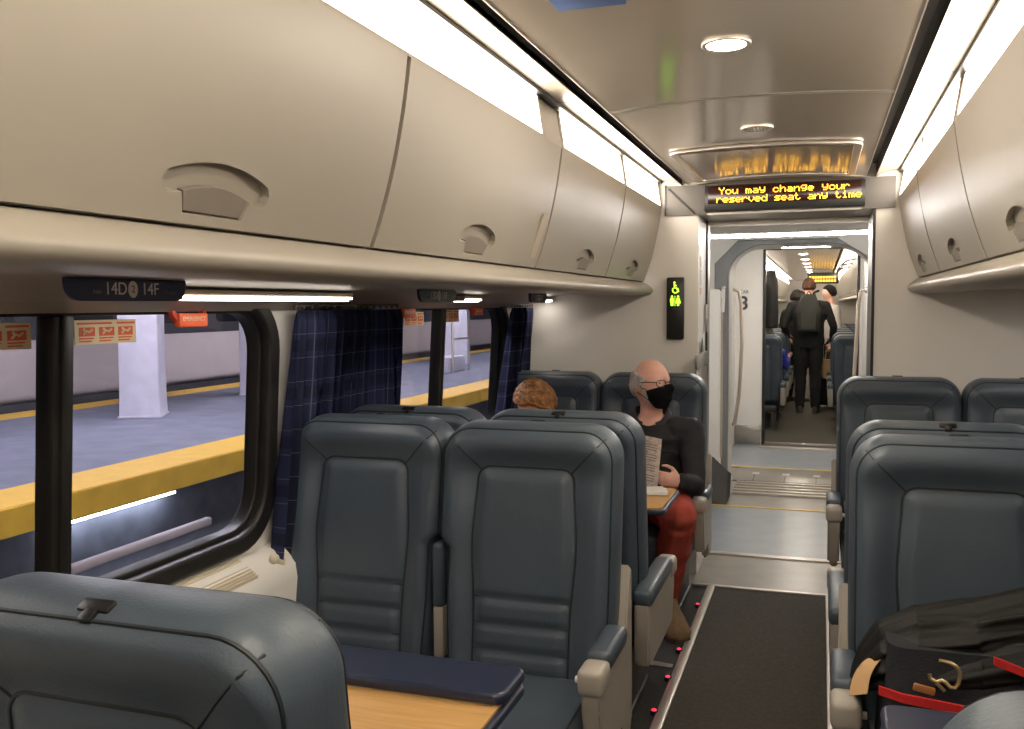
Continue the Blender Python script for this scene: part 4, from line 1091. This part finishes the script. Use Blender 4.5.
for s in (-1, 1):       # open shirt collar
    R = []
    for k in range(9):
        a = PI*.5-s*(.25+2.3*k/8); c = nbk+V((.066*math.cos(-a+PI)*1.0, -.060*math.sin(a)*-1*-1, .012-.05*sst(.55, 1, k/8)))
        c = nbk+V((s*.080*math.sin(2.75*k/8), .072*math.cos(2.75*k/8), .036-.070*sst(.45, 1, k/8)))
        o_ = (c-nbk); o_.z = 0; o_ = o_.normalized()
        R.append([c, c+o_*.006, c+o_*.036+V((0, 0, -.050-.02*sst(.5, 1, k/8))), c+o_*.028+V((0, 0, -.050-.02*sst(.5, 1, k/8)))])
    loft(b, R)
obj('shirt_collar', b, 'collar', pm, angle=60)
b = NB()
for s in (-1, 1): plate(b, [rrect(-.055, .055, -.004, .004, .0035, 3)], .004, basis((1, 0, -.05*s), (0.05*s, 0, 1), V((s*.085, -.135, .79))))
obj('pocket_seam', b, 'blackcloth', pm)

# magazine in his hands and paper on the table
o = thing('magazine', 'open magazine held by the seated man', 'magazine', (-.82, 4.13, .80))
b = NB()
for s in (-1, 1):
    R = []
    for k in range(9):
        u = k/8; R.append([V((s*.150*u*.96, -.05*math.sin(u*1.6)-.000*s, zz+.02*u*s*-1)) for zz in (-.115, .115)]+[V((s*.150*u*.96, -.05*math.sin(u*1.6)+.004, zz+.02*u*s*-1)) for zz in (.115, -.115)])
    loft(b, R)
for v in b.verts: v.co = rot(0, -.25, .05) @ v.co
obj('pages', b, 'paper', o, angle=60)
b = NB()
def page_pt(s, u, z): return rot(0, -.25, .05) @ V((s*.150*u*.96, -.05*math.sin(u*1.6)-.0012, z-.02*u*s))
for s in (-1, 1):
    for r in range(17):
        z = .092-.0115*r; ue = .88 if r % 4 else .6
        R = [[page_pt(s, u, z-.002), page_pt(s, u, z+.002), page_pt(s, u, z+.002)+V((0, .0006, 0)), page_pt(s, u, z-.002)+V((0, .0006, 0))] for u in [.10+(ue-.10)*k/8 for k in range(9)]]
        loft(b, R)
obj('printed_text', b, 'printgrey', o)
o = thing('paper_stack', 'white papers on the wooden table before the masked man', 'papers', (-.70, 3.86, .7035))
b = NB(); box(b, -.09, .09, -.07, .07, 0, .006, .001, 1, rot(.2)); box(b, -.085, .085, -.065, .065, .006, .011, .001, 1, rot(.35)); obj('sheets', b, 'paperedge', o)
o = thing('phone', 'dark phone lying on the table beyond the white papers', 'phone', (-.76, 3.94, .715))
b = NB(); box(b, -.036, .036, -.03, .075, 0, .009, .004, 2, rot(.5)); obj('phone_body', b, 'black', o)

# the bowed ginger head by the window
JG = dict(pelvis=(-1.39, 4.56, .505), chest=(-1.39, 4.56, .735), neck=(-1.395, 4.46, .895), head=(-1.350, 4.385, 1.005), yaw=0., hy=-.55, hp=.55, hr=.10, hairmat='ginger',
          shl=(-1.22, 4.48, .80), shr=(-1.56, 4.48, .80), ell=(-1.18, 4.36, .60), elr=(-1.60, 4.36, .60), wrl=(-1.30, 4.20, .60), wrr=(-1.48, 4.20, .60),
          hipl=(-1.31, 4.52, .495), hipr=(-1.47, 4.52, .495), knl=(-1.29, 4.12, .535), knr=(-1.49, 4.12, .535), anl=(-1.29, 4.18, .105), anr=(-1.49, 4.18, .105), tol=(-1.29, 4.0, .04), tor=(-1.49, 4.0, .04))
make_person('person with short ginger hair, head bowed, in the window seat by the end wall', (-1.39, 4.56, 0), JG, skin='pale', top='bluecloth', legs='blackcloth', shoe='sole', voxel=.009, hair=full_hair(.45, -.5, .022, .008),
    pose_hands=(((-1.30, 4.20, .60), (-.3, -1, 0), (-1, .3, 0), (0, 0, -1), .5, .85), ((-1.48, 4.20, .60), (.3, -1, 0), (1, .3, 0), (0, 0, -1), .5, .85)))

# people standing in the next car
def stand(x, y, h, face, hy=None, arms=None, lean=(0, 0), hm='brownhair', foot=.10):
    k = h/1.78; c, s = math.cos(face), math.sin(face)
    def W(lx, ly, lz, t=1.): return (x+(lx*c-ly*s)*k+lean[0]*lz, y+(lx*s+ly*c)*k+lean[1]*lz, lz*k)
    J = dict(pelvis=W(0, 0, .95), chest=W(0, .01, 1.22), neck=W(0, .01, 1.475), head=W(0, -.02, 1.645), yaw=face, hy=face if hy is None else hy, hairmat=hm,
             shl=W(.195, .01, 1.40), shr=W(-.195, .01, 1.40), ell=W(.255, .03, 1.11), elr=W(-.255, .03, 1.11), wrl=W(.26, -.08, .88), wrr=W(-.26, -.08, .88),
             hipl=W(.09, 0, .90), hipr=W(-.09, 0, .90), knl=W(.09, -.02, .49), knr=W(-.09, -.02, .49), anl=W(.095, .02, .09), anr=W(-.095, .02, .09), tol=W(.11, -.15, .04), tor=W(-.11, -.15, .04))
    for kk, v in (arms or {}).items(): J[kk] = W(*v)
    return J
def hands_for(J):
    out = []
    for s in ('l', 'r'):
        w, e = V(J['wr'+s]), V(J['el'+s]); d = (w-e).normalized(); sd = d.cross(V((math.cos(J['yaw']), math.sin(J['yaw']), 0)))
        if sd.length < .1: sd = V((0, -1, 0))
        n_ = d.cross(sd).normalized(); n_ = n_ if n_.dot(V((XC, w.y, w.z))-w) > 0 else -n_
        out.append((tuple(w), d, sd.normalized(), n_, .5, .95))
    return out
J = stand(-.165, 13.30, 1.875, PI, arms={'shl': (.21, .01, 1.40), 'shr': (-.21, .01, 1.40), 'ell': (.31, .02, 1.13), 'wrl': (.25, -.16, .98), 'elr': (-.31, .02, 1.13), 'wrr': (-.29, -.12, .93)}); J['hp'] = .06
pb, HB, LB_ = make_person('man in black with a backpack seen from behind, standing in the next car', (-.165, 13.30, 0), J, top='blackcloth', legs='blackcloth', shoe='sole', voxel=.011, hair=full_hair(.5, -.45, .012, .003), tub=1.2, lr=.012, pose_hands=hands_for(J))
o = thing('backpack', 'dark backpack on the back of the man in black', 'backpack', (-.165, 13.09, 1.40))
b = NB(); R = []
for k in range(13):
    t = k/12; z = -.27+.50*t; w_ = .155*(1-.38*max(0, t-.6)/.4)*(.93+.07*math.sin(PI*t)); d = .075*(1-.45*t)+.02
    R.append([V((x_, y_, z)) for x_, y_ in rrect(-w_, w_, -d, .045, .04, 4)])
loft(b, R); bp = obj('pack_body', b, 'backpack', o, angle=60)
b = NB(); R = []
for k in range(9):
    t = k/8; R.append([V((x_, y_, -.24+.22*t)) for x_, y_ in rrect(-.115, .115, -.125+.03*t, -.06, .03, 4)])
loft(b, R); obj('front_pocket', b, 'backpack', o, angle=60)
b = NB()
for s in (-1, 1): tube(b, [(s*.06, .02, .235), (s*.085, .055, .262), (s*.125, .13, .275)], .016, 8)
tube(b, [(-.03, -.02, .23), (0, -.03, .27), (.03, -.02, .23)], .008, 8); obj('strap', b, 'blackcloth', o)
J = stand(.13, 15.1, 1.80, PI*.62+PI, hm='darkhair'); J['hy'] = -PI*.42
make_person('dark haired person in a pale top standing beyond the backpack man', (.13, 15.1, 0), J, top='whitecloth', legs='blackcloth', shoe='sole', voxel=.013, hair=full_hair(.5, -.5, .016, .004), pose_hands=hands_for(J))
J = stand(-.37, 14.75, 1.72, PI*.8, hm='darkhair'); J['hp'] = .2
make_person('person in dark clothes mostly hidden left of the backpack man', (-.37, 14.75, 0), J, skin='skin', top='blackcloth', legs='blackcloth', shoe='sole', voxel=.013, hair=full_hair(.55, -.5, .016, .004), pose_hands=hands_for(J))
o = thing('coat', 'black coat hanging from the bins on the left in the next car', 'coat', (-.60, 12.0, 1.62))
b = NB(); R = []
for k in range(19):
    t = k/18; z = .30-.72*t; w_ = .03+.10*sst(0, .35, t)+.03*t; d = .05+.035*sst(0, .3, t)
    R.append([V((d*math.cos(a)*(1+.35*mnoise.noise(V((math.cos(a)*3, math.sin(a)*3, t*2)))), w_*math.sin(a)*(1+.3*mnoise.noise(V((math.sin(a)*4, 2, t*3)))), z)) for a in [2*PI*q/28 for q in range(28)]])
loft(b, R); obj('coat_cloth', b, 'blackcloth', o, angle=180)
b = NB(); tube(b, [(-.10, 0, .36), (-.04, 0, .38), (0, 0, .34), (0, 0, .28)], .006, 6); obj('coat_hook', b, 'alu', o)
def seated(x, y, h=1.22, hm='whitehair'):
    return dict(pelvis=(x, y, .51), chest=(x, y-.03, .80), neck=(x, y-.04, .96), head=(x, y-.02, 1.11+h-1.22), yaw=PI, hy=PI, hairmat=hm, shl=(x-.18, y-.02, .88), shr=(x+.18, y-.02, .88), ell=(x-.22, y+.12, .64), elr=(x+.22, y+.12, .64), wrl=(x-.15, y+.32, .62), wrr=(x+.17, y+.32, .62),
                hipl=(x-.08, y+.04, .50), hipr=(x+.08, y+.04, .50), knl=(x-.10, y+.42, .54), knr=(x+.10, y+.42, .54), anl=(x-.10, y+.38, .10), anr=(x+.10, y+.38, .10), tol=(x-.1, y+.56, .04), tor=(x+.1, y+.56, .04))
J = seated(-.66, 12.06); J['elr'] = (-.43, 12.12, .72); J['wrr'] = (-.40, 12.32, .80)
make_person('seated passenger in blue leaning into the aisle of the next car', (-.66, 12.06, 0), J, top='bluecloth', legs='blackcloth', shoe='sole', voxel=.013, hair=full_hair(.5, -.5, .014, .004), pose_hands=hands_for(J))
o = thing('suitcase', 'black upright suitcase behind the legs of the backpack man', 'suitcase', (.13, 13.95, 0))
b = NB(); box(b, -.19, .19, -.12, .12, .05, .62, .035, 3); sc_ = obj('case_body', b, 'blackcloth', o)
for sx in (-.15, .15):
    b = NB(); cyl(b, (sx, 0, .028), .028, .05, 14, Matrix.Rotation(PI/2, 4, 'Y')); obj('wheel', b, 'base', o)
b = NB(); tube(b, [(-.1, .08, .6), (-.1, .08, .98), (.1, .08, .98), (.1, .08, .6)], .011, 8); obj('pull_handle', b, 'alu', o)
o = thing('handbag', 'tan handbag hanging beside the right leg of the backpack man', 'handbag', (.115, 13.55, .62))
b = NB(); R = [[V((x_, y_, z)) for x_, y_ in rrect(-w_, w_, -.05, .05, .03, 4)] for w_, z in ((.09, -.16), (.105, -.10), (.10, .02), (.08, .10))]; loft(b, R); obj('bag_body', b, 'tan', o, angle=60)
b = NB(); tube(b, [(-.06, 0, .09), (-.03, 0, .28), (.03, 0, .28), (.06, 0, .09)], .008, 8); obj('bag_strap', b, 'tan', o)

# ------------------------------------------------------------------ the next car
YF0, YF1 = 10.19, 27.
b = NB(); box(b, XC-WLIM, XC+WLIM, YF0, YF1, -.06, .0); struct('floor_next_car', b, 'carpet')
b = NB(); box(b, XC-1.5, XC-1.43, YF0, YF1, 0, 2.3); box(b, XC+1.43, XC+1.5, YF0, YF1, 0, 2.3); box(b, XC-1.5, XC+1.5, YF1, YF1+.06, 0, 2.3); struct('wall_next_car', b, 'wall')
b = NB(); sweepY(b, ceil_prof(), YF0, YF1); box(b, XC-WLIM, XC+WLIM, YF0, YF1, 2.26, 2.30); struct('ceiling_next_car', b, 'ceil', angle=30)
for s in (-1, 1):
    b = NB(); sweepY(b, [(X(a, s), z) for a, z in SHS], YF0, YF1); sweepY(b, [(X(a, s), z) for a, z in ((.612, 2.176), (.505, 2.156), (.48, 2.143), (.48, 2.165), (.64, 2.20))], YF0, YF1); struct('trim_%d' % n, b, 'shell', angle=50); n += 1
    b = NB(); sweepY(b, [(X(a, s), z) for a, z in BINS_+[(a+.026, z-.002) for a, z in BINS_[::-1]]], -.6, .6); o = thing('luggage_bin', 'beige bin door in the next car', 'luggage bin', (0, 10.85, 0), group='luggage bins of the next car'); obj('door', b, 'shell', o, angle=30)
    b = NB(); P_ = [V((X(.683, s)-s*.002, q, 1.672)) for q in (-.08, -.04, .04, .08)]; tube(b, P_, .012, 8); obj('handle', b, 'latch', o)
    q = thing('strip_light', 'lit strip above the bins of the next car', 'strip light', (0, 10.85, 0), group='lit strips of the next car')
    b = NB(); sweepY(b, [(X(a, s), z) for a, z in ((.602, 2.036), (.622, 2.160), (.640, 2.160), (.625, 2.036))], -.56, .56); obj('lens', b, 'strip', q)
    b = NB(); sweepY(b, [(X(a, s), z) for a, z in ((.600, 2.030), (.600, 2.038), (.640, 2.040), (.640, 2.030))], -.6, .6); obj('lens_rim', b, 'shell', q)
    for k in range(1, 13):
        dup(o, (0, 10.85+1.22*k, 0), 0, o['label']); dup(q, (0, 10.85+1.22*k, 0), 0, q['label'])
L_ = 'round lit downlight in the ceiling of the next car'
for k in range(9): dup(bpy.data.objects['ceiling_downlight'], (XC, 11.3+1.5*k, 2.157), 0, L_, 'downlights of the next car')
for k in range(7):
    y = 11.55+1.02*k
    dup(sC, (-.715, y, 0), PI, 'blue aisle seat on the left in the next car', 'aisle seats of the next car')
    dup(sCR, (.408, y, 0), PI, 'blue aisle seat on the right in the next car', 'aisle seats of the next car')
o = thing('message_board', 'small glowing amber message board hanging in the next car', 'message board', (.02, 19.5, 1.98))
b = NB(); box(b, -.30, .30, -.03, .03, -.08, .14, .01); obj('housing', b, 'black', o)
b = NB()
for r in range(2):
    for k in range(10): box(b, -.26+k*.052, -.222+k*.052, -.034, -.03, -.045+r*.07, .0+r*.07)
obj('lettering', b, 'amberdim', o)
o = thing('luggage_strap_rail', 'dark overhead rail along the right bins in the next car', 'rail', (.20, 12.6, 1.93))
b = NB(); tube(b, [(0, -1.4, 0), (0, 1.4, 0)], .018, 10)
for y in (-1.2, 0, 1.2): tube(b, [(0, y, 0), (.06, y, .06), (.17, y, .09)], .012, 8)
obj('rail_bar', b, 'steel', o)

# ------------------------------------------------------------------ the station outside
b = NB(); box(b, -11.05, -5.80, -8, 60, -.10, .0); struct('floor_platform', b, 'platform')
b = NB(); box(b, -6.43, -5.795, -8, 60, -.02, .006); box(b, -11.05, -10.50, -8, 60, -.02, .006); struct('trim_%d' % n, b, 'platyellow'); n += 1
b = NB(); box(b, -5.80, -5.77, -8, 60, -.215, -.002); struct('trim_%d' % n, b, 'ochre'); n += 1
b = NB(); box(b, -6.5, -1.8, -8, 60, -1.40, -1.27); struct('floor_track', b, 'ballast')
b = NB(); box(b, -6.5, -6.14, -8, 60, -1.3, -.10); struct('wall_platform', b, 'platwall')
b = NB(); box(b, -11.3, 2, 59.9, 60.2, -1.3, 5); box(b, -20, -19.8, -8, 60, -1.3, 5); box(b, -20, -1.6, -8, 60, 3.6, 3.8); struct('wall_station', b, 'tunnel')
for x in (-4.72, -3.28):
    o = thing('track_rail', 'steel rail on the track outside, %s' % ('nearer the platform' if x < -4 else 'nearer the train'), 'rail', (x, 20, -1.27), group='track rails')
    b = NB(); sweepY(b, [(-.07, 0), (.07, 0), (.07, .012), (.012, .03), (.012, .12), (.035, .13), (.035, .165), (-.035, .165), (-.035, .13), (-.012, .12), (-.012, .03), (-.07, .012)], -25, 25); obj('rail_profile', b, 'rail', o, angle=30)
o = thing('third_rail', 'pale covered power rail along the track outside the window', 'power rail', (-5.02, 20, -1.27), group=None)
b = NB(); box(b, -.09, .09, -25, 25, .46, .50, .012); obj('cover_board', b, 'rail', o)
b = NB()
for k in range(16): box(b, -.03, .03, -24+3*k, -23.9+3*k, 0, .47)
obj('bracket', b, 'traindark', o)
# white wrapped platform columns
def column(x, y, w, label, rz=.5):
    o = thing('platform_column', label, 'column', (x, y, 0), rz, 'white wrapped platform columns')
    b = NB(); R = []
    for k in range(13):
        t = k/12; e = w/2*(1+.05*sst(.12, 0, t)+.012*mnoise.noise(V((x, y, t*7)))); R.append([V((px*(1+.02*mnoise.noise(V((px*5, t*6, x)))), py, 3.6*t)) for px, py in rrect(-e, e, -e, e, .02, 2)])
    loft(b, R); sh = obj('wrapped_shaft', b, 'column', o, angle=40)
    b = NB(); box(b, -w/2-.03, w/2+.03, -w/2-.03, w/2+.03, 0, .03, .01); obj('foot_plate', b, 'column', sh)
column(-8.95, 10.48, .52, 'white wrapped column in the middle of the big near window'); column(-9.30, 13.72, .50, 'white wrapped column cut by the right end of the big near window')
column(-9.25, 22.6, .80, 'white wrapped column seen through the far window', .35); column(-9.0, 6.9, .50, 'white wrapped column out on the platform, left of the first'); column(-9.3, 32, .8, 'white wrapped column far down the platform')
# the silver train across the platform
o = thing('train', 'silver train with dark windows standing across the platform', 'train', (-13.0, 20, -.9))
b = NB(); box(b, -1.4, 1.4, -30, 30, .95, 3.6, .12, 3); obj('body', b, 'trainbody', o)
b = NB(); box(b, -1.3, 1.3, -30, 30, .25, .96, .04); obj('underframe', b, 'traindark', o)
b = NB(); box(b, 1.39, 1.412, -30, 30, 1.92, 3.1); obj('window_band', b, 'traindark', o)
for k in range(20):
    b = NB(); plate(b, [rrect(-.62, .62, 2.12, 2.85, .12, 5)], .012, basis((0, 1, 0), (0, 0, 1), (1.416, -18+2.05*k, 0)), .003); obj('window', b, 'trainwin', o)
for k in range(4):
    b = NB(); box(b, 1.40, 1.424, -17.1+10.2*k, -16.1+10.2*k, .98, 3.05, .01); dr = obj('door', b, 'trainbody', o)
    b = NB(); box(b, 1.42, 1.430, -16.85+10.2*k, -16.35+10.2*k, 2.1, 2.85, .004); obj('door_window', b, 'trainwin', dr)
b = NB()
for k in range(5): box(b, 1.41, 1.418, -13+5.0*k, -12.6+5.0*k, 1.97, 2.05)
obj('number_plate', b, 'print', o)
for x, y in [(-8., q) for q in (3., 9., 15., 21., 27., 35.)]+[(-3.6, q) for q in (5., 11., 18.)]:  # second row, over the track, is added to brighten fascia and ballast
    o = thing('platform_lamp', 'unseen long lamp under the station roof', 'lamp', (x, y, 3.45), group='platform roof lamps')
    b = NB(); box(b, -.12, .12, -1.2, 1.2, .0, .10, .02); obj('housing', b, 'traindark', o)
    b = NB(); box(b, -.10, .10, -1.15, 1.15, -.03, .0, .01); obj('lens', b, mat('platform_tube', (1, 1, 1), .4, var=.01, emit=60., ecol=(.93, .91, 1.)) if 'platform_tube' not in bpy.data.materials else bpy.data.materials['platform_tube'], o)
o = thing('track_lamp', 'lit tube low under the platform edge, beside the track', 'lamp', (-6.02, 6.72, -.295))
b = NB(); box(b, -.05, .03, -.80, .80, .0, .05, .01); obj('housing', b, 'traindark', o)
b = NB(); tube(b, [(0, -.72, -.012), (0, .72, -.012)], .013, 10); obj('tube_lens', b, mat('track_tube', (1, 1, 1), .4, var=.01, emit=40., ecol=(.8, .88, 1.)), o)
o = thing('bench_rail', 'pale steel handrail on the platform seen through the far window', 'handrail', (-7.9, 19.3, 0))
b = NB(); tube(b, [(0, 0, 0), (0, 0, 1.35), (0, .1, 1.45), (0, .9, 1.45), (0, 1., 1.35), (0, 1., 0)], .035, 10); tube(b, [(0, 0, .75), (0, 1, .75)], .025, 8); obj('rail_bar', b, 'alu', o)
b = NB(); box(b, -.45, -.05, -.2, .9, 0, .35, .03); obj('plinth', b, 'column', o)

# ------------------------------------------------------------------ camera, light, colour
R_ = Matrix(((0.9479892570752533, -0.013841942810414799, 0.3180012092573591), (0.31822994977560587, 0.06251496266997364, -0.9459500930324957), (-0.0067860466364679135, 0.9979480347746936, 0.06366843378295062)))
cam = bpy.data.cameras.new('camera'); co = bpy.data.objects.new('camera', cam); COL.objects.link(co)
cam.sensor_fit = 'HORIZONTAL'; cam.sensor_width = 36; cam.lens = 920/1024*36; cam.clip_start = .02; cam.clip_end = 200
co.matrix_world = Matrix.Translation((0, 0, 1.5)) @ R_.to_4x4()
S.camera = co
w = bpy.data.worlds.new('world'); S.world = w; w.use_nodes = True
w.node_tree.nodes['Background'].inputs['Color'].default_value = (.05, .05, .065, 1); w.node_tree.nodes['Background'].inputs['Strength'].default_value = .12
S.view_settings.view_transform = 'Standard'; S.view_settings.look = 'None'; S.view_settings.gamma = 1; S.view_settings.exposure = .75; S.view_settings.use_curve_mapping = False
S.cycles.use_denoising = True; S.cycles.max_bounces = 8; S.cycles.diffuse_bounces = 4; S.cycles.glossy_bounces = 4; S.cycles.transparent_max_bounces = 8; S.cycles.sample_clamp_indirect = 6.
